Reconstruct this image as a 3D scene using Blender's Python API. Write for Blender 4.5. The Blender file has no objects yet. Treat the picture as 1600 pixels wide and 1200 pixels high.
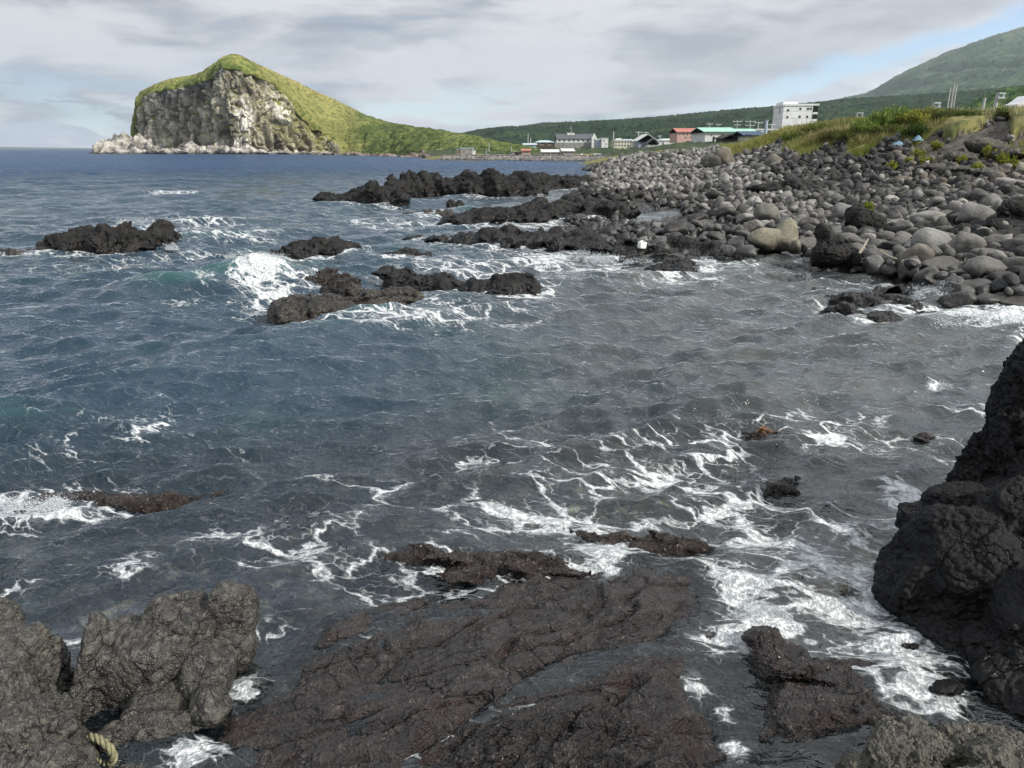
import bpy, bmesh, math, random
import numpy as np
from mathutils import Vector, Matrix

# ------------------------------------------------------------------ camera, sky, sun, exposure
SC = bpy.context.scene
COL = SC.collection
PITCH = math.radians(17.05)
CAMZ = 3.0
cam_d = bpy.data.cameras.new('camera')
cam_d.sensor_width = 36.0
cam_d.lens = 27.0
cam_d.clip_start = 0.05
cam_d.clip_end = 90000.0
cam = bpy.data.objects.new('camera', cam_d)
COL.objects.link(cam)
cam.location = (0, 0, CAMZ)
cam.rotation_euler = (math.pi / 2 - PITCH, 0, 0)
SC.camera = cam

SUN_EL, SUN_AZ = math.radians(36.0), math.radians(119.0)      # azimuth clockwise from +Y (view direction)
sdir = Vector((math.sin(SUN_AZ) * math.cos(SUN_EL), math.cos(SUN_AZ) * math.cos(SUN_EL), math.sin(SUN_EL)))
sun_d = bpy.data.lights.new('sun', 'SUN')
sun_d.energy = 4.0
sun_d.angle = math.radians(1.5)
sun_d.color = (1.0, 0.95, 0.86)
sun = bpy.data.objects.new('sun', sun_d)
COL.objects.link(sun)
sun.rotation_euler = sdir.to_track_quat('Z', 'Y').to_euler()

SC.view_settings.view_transform = 'Standard'
SC.view_settings.look = 'None'
SC.view_settings.exposure = 0.45
SC.view_settings.gamma = 1.0
SC.render.engine = 'CYCLES'
SC.cycles.use_denoising = True
SC.cycles.max_bounces = 6
SC.cycles.transparent_max_bounces = 12
SC.cycles.caustics_reflective = False
SC.cycles.caustics_refractive = False
SC.cycles.sample_clamp_indirect = 3.0
SC.cycles.sample_clamp_direct = 12.0


class G_:
    """small node-graph helper"""
    def __init__(s, nt):
        s.nt = nt

    def n(s, t, ins=None, **props):
        nd = s.nt.nodes.new(t)
        for k, v in props.items():
            setattr(nd, k, v)
        for k, v in (ins or {}).items():
            s.put(nd.inputs[k], v)
        return nd

    def put(s, sock, v):
        if isinstance(v, bpy.types.NodeSocket):
            s.nt.links.new(v, sock)
        elif isinstance(v, bpy.types.Node):
            s.nt.links.new(v.outputs[0], sock)
        else:
            if isinstance(v, (tuple, list)) and len(v) == 3 and sock.type == 'RGBA':
                v = (*v, 1)
            sock.default_value = v

    def m(s, op, a, b=0.0, c=None, clamp=False):
        nd = s.nt.nodes.new('ShaderNodeMath')
        nd.operation = op
        nd.use_clamp = clamp
        s.put(nd.inputs[0], a)
        s.put(nd.inputs[1], b)
        if c is not None:
            s.put(nd.inputs[2], c)
        return nd.outputs[0]

    def v(s, op, a, b=(0, 0, 0), out=0):
        nd = s.nt.nodes.new('ShaderNodeVectorMath')
        nd.operation = op
        s.put(nd.inputs[0], a)
        if op == 'SCALE':
            s.put(nd.inputs['Scale'], b)
        else:
            s.put(nd.inputs[1], b)
        return nd.outputs[out]

    def ss(s, x, lo, hi, a=0.0, b=1.0, kind='SMOOTHSTEP'):
        nd = s.nt.nodes.new('ShaderNodeMapRange')
        nd.interpolation_type = kind
        for i, q in enumerate((x, lo, hi, a, b)):
            s.put(nd.inputs[i], q)
        return nd.outputs[0]

    def mix(s, f, a, b, blend='MIX'):
        nd = s.nt.nodes.new('ShaderNodeMix')
        nd.data_type = 'RGBA'
        nd.blend_type = blend
        s.put(nd.inputs[0], f)
        s.put(nd.inputs[6], a)
        s.put(nd.inputs[7], b)
        return nd.outputs[2]

    def noise(s, vec, scale, detail=4.0, rough=0.55, dist=0.0, out=0, **props):
        nd = s.nt.nodes.new('ShaderNodeTexNoise')
        for k, q in props.items():
            setattr(nd, k, q)
        s.put(nd.inputs['Vector'], vec)
        s.put(nd.inputs['Scale'], scale)
        s.put(nd.inputs['Detail'], detail)
        s.put(nd.inputs['Roughness'], rough)
        s.put(nd.inputs['Distortion'], dist)
        return nd.outputs[out]

    def voro(s, vec, scale, feature='F1', out=0, rnd=1.0):
        nd = s.nt.nodes.new('ShaderNodeTexVoronoi')
        nd.feature = feature
        s.put(nd.inputs['Vector'], vec)
        s.put(nd.inputs['Scale'], scale)
        s.put(nd.inputs['Randomness'], rnd)
        return nd.outputs[out]

    def xyz(s, x=0.0, y=0.0, z=0.0):
        nd = s.nt.nodes.new('ShaderNodeCombineXYZ')
        for i, q in enumerate((x, y, z)):
            s.put(nd.inputs[i], q)
        return nd.outputs[0]

    def sep(s, vec):
        nd = s.nt.nodes.new('ShaderNodeSeparateXYZ')
        s.put(nd.inputs[0], vec)
        return nd.outputs

    def attr(s, name, out='Fac'):
        nd = s.nt.nodes.new('ShaderNodeAttribute')
        nd.attribute_name = name
        return nd.outputs[out]


# world: nishita sky behind a broken deck of grey cloud, all laid out by direction
W = bpy.data.worlds.new('World')
SC.world = W
W.use_nodes = True
W.node_tree.nodes.clear()
g = G_(W.node_tree)
sky = g.n('ShaderNodeTexSky', sky_type='NISHITA', sun_disc=False, sun_elevation=SUN_EL, sun_rotation=SUN_AZ,
          air_density=1.0, dust_density=0.0, ozone_density=3.0)
bg_sky = g.n('ShaderNodeBackground', {0: g.mix(1.0, sky.outputs[0], (0.80, 0.96, 1.12), 'MULTIPLY'), 1: 0.12})
d = g.n('ShaderNodeTexCoord').outputs['Generated']
dx, dy, dz = g.sep(d)
el = g.m('MULTIPLY', g.m('ARCSINE', dz), 57.2958)                 # elevation in degrees
az = g.m('MULTIPLY', g.m('ARCTAN2', dx, dy), 57.2958)             # azimuth, right positive
den = g.m('ADD', g.m('MAXIMUM', dz, 0.0), 0.17)
pl = g.xyz(g.m('DIVIDE', dx, den), g.m('DIVIDE', dy, den), 0.0)
warp = g.noise(pl, 0.9, 4.0, 0.55, out=1)
plw = g.v('ADD', pl, g.v('SCALE', g.v('SUBTRACT', warp, (0.5, 0.5, 0.5)), 0.9))
nA = g.noise(g.v('ADD', plw, (1.7, 4.4, 0.0)), 0.62, 4.0, 0.5)            # large masses
nB = g.noise(g.v('ADD', plw, (7.3, 2.1, 0.0)), 2.1, 7.0, 0.56)            # billows
st = g.xyz(g.m('MULTIPLY', az, 0.075), g.m('MULTIPLY', el, 0.42), 3.0)
nS = g.noise(st, 1.0, 6.0, 0.58, 0.6)                                    # low banks
nC = g.noise(g.xyz(g.m('MULTIPLY', az, 0.16), g.m('MULTIPLY', el, 0.36), 8.0), 1.0, 7.0, 0.6, 0.4)   # cumulus
# the clear gap that slants up to the mountain on the right
gl = g.m('SUBTRACT', el, g.m('MULTIPLY_ADD', g.m('SUBTRACT', az, 20.0), 0.27, 4.3))
glw = g.m('ADD', gl, g.m('MULTIPLY', g.m('SUBTRACT', nC, 0.5), 3.4))
gap = g.ss(g.m('ABSOLUTE', glw), 0.2, 1.3, 0.95, 0.0)
gap = g.m('MULTIPLY', gap, g.ss(az, 9.0, 19.0))
gap = g.m('MULTIPLY', gap, g.ss(az, 44.0, 34.0))
# ragged openings low in the sky
low = g.m('MULTIPLY', g.ss(el, 6.0, 1.2), g.ss(nS, 0.50, 0.62))
low = g.m('MULTIPLY', low, 0.6)
hiblue = g.m('MULTIPLY', g.ss(nA, 0.50, 0.36), g.m('MULTIPLY', g.ss(nB, 0.52, 0.42), g.ss(az, 4.0, -14.0, 0.0, 0.40)))
cum = g.m('MULTIPLY', g.ss(nC, 0.42, 0.58), g.m('MULTIPLY', g.ss(gl, 0.3, -1.0), g.m('MULTIPLY', g.ss(az, 2.0, 9.0), g.ss(el, 0.0, 1.5))))
hole = g.m('MAXIMUM', g.m('MAXIMUM', gap, hiblue), g.m('MULTIPLY', low, g.m('SUBTRACT', 1.0, cum)), clamp=True)
# shade of the deck
br = g.m('ADD', g.m('MULTIPLY', nA, 0.9), g.m('MULTIPLY', nB, 0.60))
glow = g.m('MULTIPLY', g.ss(g.m('ABSOLUTE', g.m('SUBTRACT', el, 6.6)), 4.0, 0.2), g.ss(g.m('ABSOLUTE', g.m('SUBTRACT', az, 4.0)), 16.0, 1.0))
br = g.m('ADD', br, g.m('MULTIPLY', glow, 0.14))
shade = g.ss(br, 0.62, 0.84)
deck = g.mix(shade, (0.20, 0.228, 0.272), (0.58, 0.59, 0.60))
deck = g.mix(g.ss(nS, 0.55, 0.35, 0.0, g.ss(el, 9.0, 2.0, 0.0, 0.65)), deck, (0.42, 0.48, 0.58))
# duller belt above the gap, bright cumulus tops under it
belt = g.m('MULTIPLY', g.ss(gl, 0.2, 1.3), g.ss(gl, 6.5, 2.2))
belt = g.m('MULTIPLY', belt, g.ss(az, 2.0, 15.0, 0.0, 0.8))
deck = g.mix(belt, deck, g.mix(g.ss(nB, 0.35, 0.65), (0.27, 0.285, 0.315), (0.42, 0.435, 0.455)))
deck = g.mix(cum, deck, g.mix(g.ss(nC, 0.46, 0.62), (0.60, 0.66, 0.72), (0.88, 0.90, 0.92)))
deck = g.mix(g.ss(el, 2.5, 0.0, 0.0, 0.35), deck, (0.50, 0.60, 0.72))
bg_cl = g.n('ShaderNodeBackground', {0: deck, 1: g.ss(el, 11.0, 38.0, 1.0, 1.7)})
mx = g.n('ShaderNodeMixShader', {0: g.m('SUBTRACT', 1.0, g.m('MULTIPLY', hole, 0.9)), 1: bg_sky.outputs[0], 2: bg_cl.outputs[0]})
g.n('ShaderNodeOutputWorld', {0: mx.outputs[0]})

# ------------------------------------------------------------------ geometry helpers
cT, sT = math.cos(PITCH), math.sin(PITCH)
random.seed(7)


def ray(px, py):
    px = np.asarray(px, float); py = np.asarray(py, float)
    x = px - 800.0
    u = 600.0 - py
    y = 1200.0 * cT + u * sT
    z = -1200.0 * sT + u * cT
    return x / y, z / y


def P(px, py, Y):
    """world point at distance Y along the view, seen in that direction"""
    a, b = ray(px, py)
    return np.stack([a * Y, np.zeros_like(a) + Y, CAMZ + b * Y], -1)


def G(px, py, z=0.0):
    a, b = ray(px, py)
    Y = (z - CAMZ) / b
    return np.stack([a * Y, Y + 0 * a, np.zeros_like(a) + z], -1)


RG = np.random.default_rng(11)
_gr = RG.normal(size=(256, 3)); _gr /= np.linalg.norm(_gr, axis=1)[:, None]


def hsh(ix, iy, iz, seed):
    h = (ix.astype(np.int64) * 374761393 + iy.astype(np.int64) * 668265263 + iz.astype(np.int64) * 2147483647 + seed * 974634777) & 0xFFFFFFFF
    h = ((h ^ (h >> 13)) * 1274126177) & 0xFFFFFFFF
    h = ((h ^ (h >> 15)) * 2246822519) & 0xFFFFFFFF
    return h ^ (h >> 16)


def pn(p, seed=0):
    i = np.floor(p).astype(np.int64)
    f = p - i
    u = f * f * f * (f * (f * 6 - 15) + 10)
    out = np.zeros(len(p))
    for a in (0, 1):
        wx = u[:, 0] if a else 1 - u[:, 0]
        for b in (0, 1):
            wy = u[:, 1] if b else 1 - u[:, 1]
            for c in (0, 1):
                wz = u[:, 2] if c else 1 - u[:, 2]
                gr = _gr[hsh(i[:, 0] + a, i[:, 1] + b, i[:, 2] + c, seed) & 255]
                out += wx * wy * wz * (gr[:, 0] * (f[:, 0] - a) + gr[:, 1] * (f[:, 1] - b) + gr[:, 2] * (f[:, 2] - c))
    return out * 1.6


def fbm(p, o=4, seed=0, gain=0.5):
    r = np.zeros(len(p)); a = 1.0; q = p.copy()
    for k in range(o):
        r += a * pn(q, seed + k * 17)
        q = q * 2.03 + 13.7
        a *= gain
    return r


def wor(p, seed=0):
    """F1, F2, cell hash, vector to the nearest cell point"""
    i = np.floor(p).astype(np.int64)
    n = len(p)
    f1 = np.full(n, 9.0); f2 = np.full(n, 9.0); hid = np.zeros(n, np.int64); vec = np.zeros((n, 3))
    for a in (-1, 0, 1):
        for b in (-1, 0, 1):
            for c in (-1, 0, 1):
                h = hsh(i[:, 0] + a, i[:, 1] + b, i[:, 2] + c, seed)
                q = np.stack([i[:, 0] + a + (h & 1023) / 1024.0, i[:, 1] + b + ((h >> 10) & 1023) / 1024.0, i[:, 2] + c + ((h >> 20) & 1023) / 1024.0], -1)
                dv = p - q
                dd = np.sqrt((dv ** 2).sum(1))
                m1 = dd < f1
                f2 = np.where(m1, f1, np.minimum(f2, dd))
                f1 = np.where(m1, dd, f1)
                hid = np.where(m1, h, hid)
                vec[m1] = dv[m1]
    return f1, f2, hid, vec


def sst(x, a, b):
    t = np.clip((x - a) / (b - a), 0, 1)
    return t * t * (3 - 2 * t)


def facet(p, seed, crack=0.08, depth=0.6, tilt=0.8):
    f1, f2, h, v = wor(p, seed)
    gr = _gr[(h >> 7) & 255]
    d = ((h & 255) / 255.0 - 0.5) * 0.8 + tilt * (gr * v).sum(1) - 0.35 * f1
    return d - depth * (1 - sst(f2 - f1, 0.0, crack)), (h & 255) / 255.0


def mesh_np(name, V, F, attrs=None, smooth=True):
    V = np.asarray(V, np.float32); F = np.asarray(F, np.int32)
    me = bpy.data.meshes.new(name)
    me.vertices.add(len(V)); me.vertices.foreach_set('co', V.ravel())
    k = F.shape[1]
    me.loops.add(F.size); me.loops.foreach_set('vertex_index', F.ravel())
    me.polygons.add(len(F)); me.polygons.foreach_set('loop_start', np.arange(0, F.size, k, dtype=np.int32))
    me.update(calc_edges=True)
    if smooth:
        me.polygons.foreach_set('use_smooth', np.ones(len(F), bool))
    for nme, arr in (attrs or {}).items():
        arr = np.asarray(arr, np.float32)
        if arr.ndim == 2:
            a = me.color_attributes.new(nme, 'FLOAT_COLOR', 'POINT')
            if arr.shape[1] == 3:
                arr = np.concatenate([arr, np.ones((len(arr), 1), np.float32)], 1)
            a.data.foreach_set('color', arr.ravel())
        else:
            me.attributes.new(nme, 'FLOAT', 'POINT').data.foreach_set('value', arr)
    return me


def obj(name, me, mat=None, parent=None, label=None, cat=None, group=None, kind=None, loc=None):
    o = bpy.data.objects.new(name, me)
    COL.objects.link(o)
    if mat is not None and me is not None and not me.materials:
        me.materials.append(mat)
    if parent is not None:
        o.parent = parent
    if loc is not None:
        o.location = loc
    for k, q in (('label', label), ('category', cat), ('group', group), ('kind', kind)):
        if q:
            o[k] = q
    return o


def vnorm(V, F):
    if F.shape[1] == 4:
        n = np.cross(V[F[:, 2]] - V[F[:, 0]], V[F[:, 3]] - V[F[:, 1]])
    else:
        n = np.cross(V[F[:, 1]] - V[F[:, 0]], V[F[:, 2]] - V[F[:, 0]])
    N = np.zeros_like(V)
    for a in range(3):
        for k in range(F.shape[1]):
            N[:, a] += np.bincount(F[:, k], n[:, a], len(V))
    return N / (np.linalg.norm(N, axis=1)[:, None] + 1e-12)


def grid_faces(nu, nv):
    """V indexed [i*nv + j], i<nu, j<nv"""
    i, j = np.meshgrid(np.arange(nu - 1), np.arange(nv - 1), indexing='ij')
    a = (i * nv + j).ravel()
    return np.stack([a, a + nv, a + nv + 1, a + 1], -1)


_ico = {}


def ico(s):
    if s not in _ico:
        bm = bmesh.new()
        bmesh.ops.create_icosphere(bm, subdivisions=s, radius=1.0)
        bm.verts.ensure_lookup_table()
        V = np.array([v.co[:] for v in bm.verts]); F = np.array([[v.index for v in f.verts] for f in bm.faces])
        bm.free()
        _ico[s] = (V / np.linalg.norm(V, axis=1)[:, None], F)
    return _ico[s]


def polyrock(sub, seed, planes=16, p=9.0, flat=0.25):
    """unit-size convex stone: p-norm of random support planes"""
    r = np.random.default_rng(seed)
    D, F = ico(sub)
    n = r.normal(size=(planes, 3)); n /= np.linalg.norm(n, axis=1)[:, None]
    off = 1.0 - flat * r.random(planes)
    q = np.maximum(D @ n.T, 0) / off
    q = np.concatenate([q, np.full((len(D), 1), 0.88)], 1)
    rad = (q ** p).sum(1) ** (-1 / p)
    return D * rad[:, None], F


def rotm(rx, ry, rz):
    return np.array((Matrix.Rotation(rz, 3, 'Z') @ Matrix.Rotation(ry, 3, 'Y') @ Matrix.Rotation(rx, 3, 'X')))


def join(parts):
    Vs, Fs, n = [], [], 0
    for V, F in parts:
        Vs.append(V); Fs.append(F + n); n += len(V)
    return np.concatenate(Vs), np.concatenate(Fs)


def voxel(V, F, size):
    me = mesh_np('tmp', V, F)
    o = bpy.data.objects.new('tmp', me)
    COL.objects.link(o)
    md = o.modifiers.new('r', 'REMESH'); md.mode = 'VOXEL'; md.voxel_size = size
    dg = bpy.context.evaluated_depsgraph_get()
    ev = o.evaluated_get(dg); em = ev.to_mesh()
    nV = len(em.vertices); co = np.empty(nV * 3, np.float32); em.vertices.foreach_get('co', co)
    nf = len(em.polygons); lt = np.empty(nf, np.int32); em.polygons.foreach_get('loop_total', lt)
    li = np.empty(len(em.loops), np.int32); em.loops.foreach_get('vertex_index', li)
    ls = np.empty(nf, np.int32); em.polygons.foreach_get('loop_start', ls)
    q = ls[lt == 4]
    Fq = np.stack([li[q], li[q + 1], li[q + 2], li[q + 3]], -1)
    ev.to_mesh_clear()
    bpy.data.objects.remove(o); bpy.data.meshes.remove(me)
    return co.reshape(-1, 3).astype(float), Fq


def relax(V, F, it=2, lam=0.5):
    E = np.concatenate([F[:, [0, 1]], F[:, [1, 2]], F[:, [2, 3]], F[:, [3, 0]]])
    E = np.concatenate([E, E[:, ::-1]])
    cnt = np.bincount(E[:, 0], minlength=len(V))[:, None] + 1e-9
    for _ in range(it):
        S = np.stack([np.bincount(E[:, 0], V[E[:, 1], a], len(V)) for a in range(3)], -1)
        V = V + lam * (S / cnt - V)
    return V


def lava(V, F, s, seed, amp=1.0, crack=1.0, rough=1.0):
    """displace along normals: warped facets at two sizes, cracks, pits.  s = size of the big facets in metres"""
    N = vnorm(V, F)
    q = V / s
    w = np.stack([fbm(q * 1.3 + 5 * k, 3, seed + 31 * k) for k in range(3)], -1)
    qa = q + 0.35 * w
    d1, t1 = facet(qa, seed + 1, 0.09, 0.45 * crack)
    d2, t2 = facet(qa * 2.9 + 3, seed + 2, 0.12, 0.5 * crack, 1.0)
    d = s * (0.17 * d1 + 0.055 * d2) * amp + s * 0.10 * fbm(q * 1.1, 3, seed + 4) * amp
    d += s * 0.022 * rough * fbm(q * 9, 4, seed + 9, 0.6)
    V = V + N * d[:, None]
    return V, 0.5 * t1 + 0.3 * t2 + 0.2 * (0.5 + 0.5 * np.clip(fbm(q * 3, 3, seed + 6), -1, 1))


def blobs(specs, sub=3, seed=0, planes=14, p=12.0, flat=0.35):
    parts = []
    for k, (c, sz, rot) in enumerate(specs):
        V, F = polyrock(sub, seed * 131 + k, planes, p, flat)
        parts.append(((V * np.array(sz)) @ rotm(*rot).T + np.array(c), F))
    return join(parts)


def set_origin(V):
    """move verts so that the object's origin is the base centre"""
    c = np.array([V[:, 0].mean(), V[:, 1].mean(), max(V[:, 2].min(), -0.5)])
    return V - c, tuple(c)

# ------------------------------------------------------------------ materials
def newmat(name):
    m = bpy.data.materials.new(name)
    m.use_nodes = True
    m.node_tree.nodes.clear()
    return m, G_(m.node_tree)


def finish(g, color, rough=0.8, normal=None, spec=0.5, **kw):
    ins = {'Base Color': color, 'Roughness': rough, 'Specular IOR Level': spec}
    if normal is not None:
        ins['Normal'] = normal
    ins.update(kw)
    b = g.n('ShaderNodeBsdfPrincipled', ins)
    g.n('ShaderNodeOutputMaterial', {0: b.outputs[0]})
    return b


def bump(g, h, strength, dist, nrm=None):
    ins = {'Height': h, 'Strength': strength, 'Distance': dist}
    if nrm is not None:
        ins['Normal'] = nrm
    return g.n('ShaderNodeBump', ins).outputs[0]


def lava_mat(name, ca, cb, cc, s=1.0, wetz=0.12, dry_rough=0.75, wet_rough=0.28, sparkle=0.0, patch=None, bs=1.0, wetall=0.0, lichen=None, spec=0.5):
    m, g = newmat(name)
    p = g.n('ShaderNodeNewGeometry').outputs['Position']
    n1 = g.noise(p, 1.6 / s, 6, 0.62)
    n2 = g.noise(p, 9.0 / s, 6, 0.65)
    n3 = g.noise(p, 60.0 / s, 4, 0.7)
    t = g.attr('tone')
    c = g.mix(g.ss(n1, 0.38, 0.64), ca, cb)
    c = g.mix(g.ss(n2, 0.45, 0.72), c, cc)
    c = g.mix(0.55, c, g.xyz(g.ss(t, 0.1, 0.9, 0.55, 1.5), g.ss(t, 0.1, 0.9, 0.55, 1.5), g.ss(t, 0.1, 0.9, 0.55, 1.5)), 'MULTIPLY')
    if patch:
        c = g.mix(g.m('MULTIPLY', g.ss(g.noise(p, 2.3 / s, 5, 0.6, 0.6), 0.55, 0.68), 0.75), c, patch)
    if lichen:
        c = g.mix(g.m('MULTIPLY', g.ss(g.noise(g.v('ADD', p, (9, 4, 2)), 5.0 / s, 6, 0.7), 0.56, 0.66), 0.8), c, lichen)
    z = g.sep(p)[2]
    wz = g.m('ADD', z, g.m('MULTIPLY', g.m('SUBTRACT', n1, 0.5), -0.5 * wetz - 0.1))
    wet = g.ss(wz, wetz, wetz + 0.12, 1.0, wetall)
    c = g.mix(g.m('MULTIPLY', wet, 0.55), c, g.mix(1.0, c, (0.45, 0.43, 0.42), 'MULTIPLY'))
    rg = g.mix(wet, (dry_rough,) * 3, (wet_rough,) * 3)
    rg = g.m('ADD', g.sep(rg)[0], g.m('MULTIPLY', g.m('SUBTRACT', n2, 0.5), 0.35), clamp=True)
    vv = g.voro(g.v('ADD', p, g.v('SCALE', g.noise(p, 30.0 / s, 2, out=1), 0.04 * s)), 38.0 / s)
    h = g.m('ADD', g.m('MULTIPLY', n2, 0.42), g.m('ADD', g.m('MULTIPLY', n3, 0.35), g.m('MULTIPLY', vv, 0.22 + sparkle)))
    cw = g.v('ADD', p, g.v('SCALE', g.v('SUBTRACT', g.noise(p, 3.5 / s, 3, 0.6, out=1), (0.5, 0.5, 0.5)), 0.30 * s))
    ce = g.voro(g.v('MULTIPLY', cw, (1.0, 1.0, 1.6)), 2.6 / s, 'DISTANCE_TO_EDGE')
    ck = g.m('MULTIPLY', g.ss(ce, 0.0, 0.045, 1.0, 0.0), g.ss(g.noise(p, 2.0 / s, 3), 0.42, 0.58))
    h = g.m('SUBTRACT', h, g.m('MULTIPLY', ck, 1.1))
    c = g.mix(g.m('MULTIPLY', ck, 0.6), c, (0.006, 0.006, 0.006))
    nm = bump(g, h, 0.9, 0.035 * s * bs)
    finish(g, c, rg, nm, spec)
    return m


M_reef = lava_mat('black_lava', (0.0045, 0.0043, 0.0045), (0.010, 0.0095, 0.0092), (0.026, 0.0235, 0.0215), s=3.0, spec=0.35, wetz=0.25, wet_rough=0.3)
M_reef_brown = lava_mat('brown_wet_lava', (0.018, 0.014, 0.012), (0.036, 0.029, 0.021), (0.065, 0.055, 0.038), s=3.0, wetz=0.3, wet_rough=0.25)
M_shelf = lava_mat('wet_shelf_lava', (0.020, 0.0155, 0.0145), (0.036, 0.0285, 0.026), (0.062, 0.053, 0.048), s=0.6, wetz=0.4, wet_rough=0.07,
                   sparkle=0.6, patch=(0.036, 0.020, 0.017), bs=0.9, wetall=0.8)
M_near_left = lava_mat('grey_brown_lava', (0.025, 0.023, 0.0205), (0.050, 0.046, 0.039), (0.125, 0.118, 0.10), s=0.38, wetz=0.1, dry_rough=0.38,
                       wet_rough=0.22, sparkle=0.45, bs=0.85, wetall=0.5, lichen=(0.11, 0.105, 0.09))
M_near_right = lava_mat('shade_darkened_lava', (0.0035, 0.0035, 0.0038), (0.0065, 0.0064, 0.0068), (0.014, 0.0136, 0.0144), s=0.8, wetz=0.15, dry_rough=0.6, wet_rough=0.3, spec=0.22)  # dark lava, base colour darkened further to stand in for shade on near faces
M_near_dry = lava_mat('dry_pitted_lava', (0.050, 0.047, 0.040), (0.095, 0.088, 0.072), (0.15, 0.14, 0.115), s=0.6, wetz=-1.0, dry_rough=0.85, sparkle=0.7, bs=1.2)
M_weed = lava_mat('algae_covered_rock', (0.020, 0.013, 0.012), (0.034, 0.022, 0.018), (0.06, 0.048, 0.038), s=0.6, wetz=0.5, wet_rough=0.2, sparkle=0.8, bs=1.4)
M_seabed = lava_mat('seabed_rock', (0.09, 0.08, 0.10), (0.19, 0.155, 0.155), (0.34, 0.32, 0.20), s=1.6, wetz=-9, dry_rough=0.8, patch=(0.38, 0.25, 0.10))


def boulder_mat(name, attr):
    m, g = newmat(name)
    p = g.n('ShaderNodeNewGeometry').outputs['Position']
    if attr:
        col = g.attr('tint', 'Color')
    else:
        col = g.n('ShaderNodeObjectInfo').outputs['Color']
    n1 = g.noise(p, 2.2, 5, 0.6)
    n2 = g.noise(p, 14.0, 6, 0.65)
    k = g.m('ADD', g.ss(n1, 0.3, 0.7, 0.72, 1.22), g.ss(n2, 0.35, 0.7, -0.13, 0.16))
    c = g.mix(1.0, col, g.xyz(k, k, k), 'MULTIPLY')
    c = g.mix(g.m('MULTIPLY', g.ss(g.noise(g.v('ADD', p, (3, 8, 1)), 3.7, 6, 0.7), 0.60, 0.68), 0.45), c, (0.25, 0.24, 0.20))
    z = g.sep(p)[2]
    wet = g.ss(g.m('ADD', z, g.m('MULTIPLY', n1, -0.4)), 0.10, 0.45, 1.0, 0.0)
    c = g.mix(g.m('MULTIPLY', wet, 0.62), c, (0.016, 0.015, 0.015))
    r = g.ss(wet, 0.0, 1.0, 0.82, 0.32)
    v1 = g.voro(p, 21.0)
    h = g.m('ADD', g.m('MULTIPLY', n2, 0.7), g.m('MULTIPLY', g.ss(v1, 0.0, 0.3), 0.12))
    finish(g, c, r, bump(g, h, 0.8, 0.05), 0.4)
    return m


M_boulder = boulder_mat('boulder_stone', False)
M_boulder_pile = boulder_mat('boulder_stone_heap', True)

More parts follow.
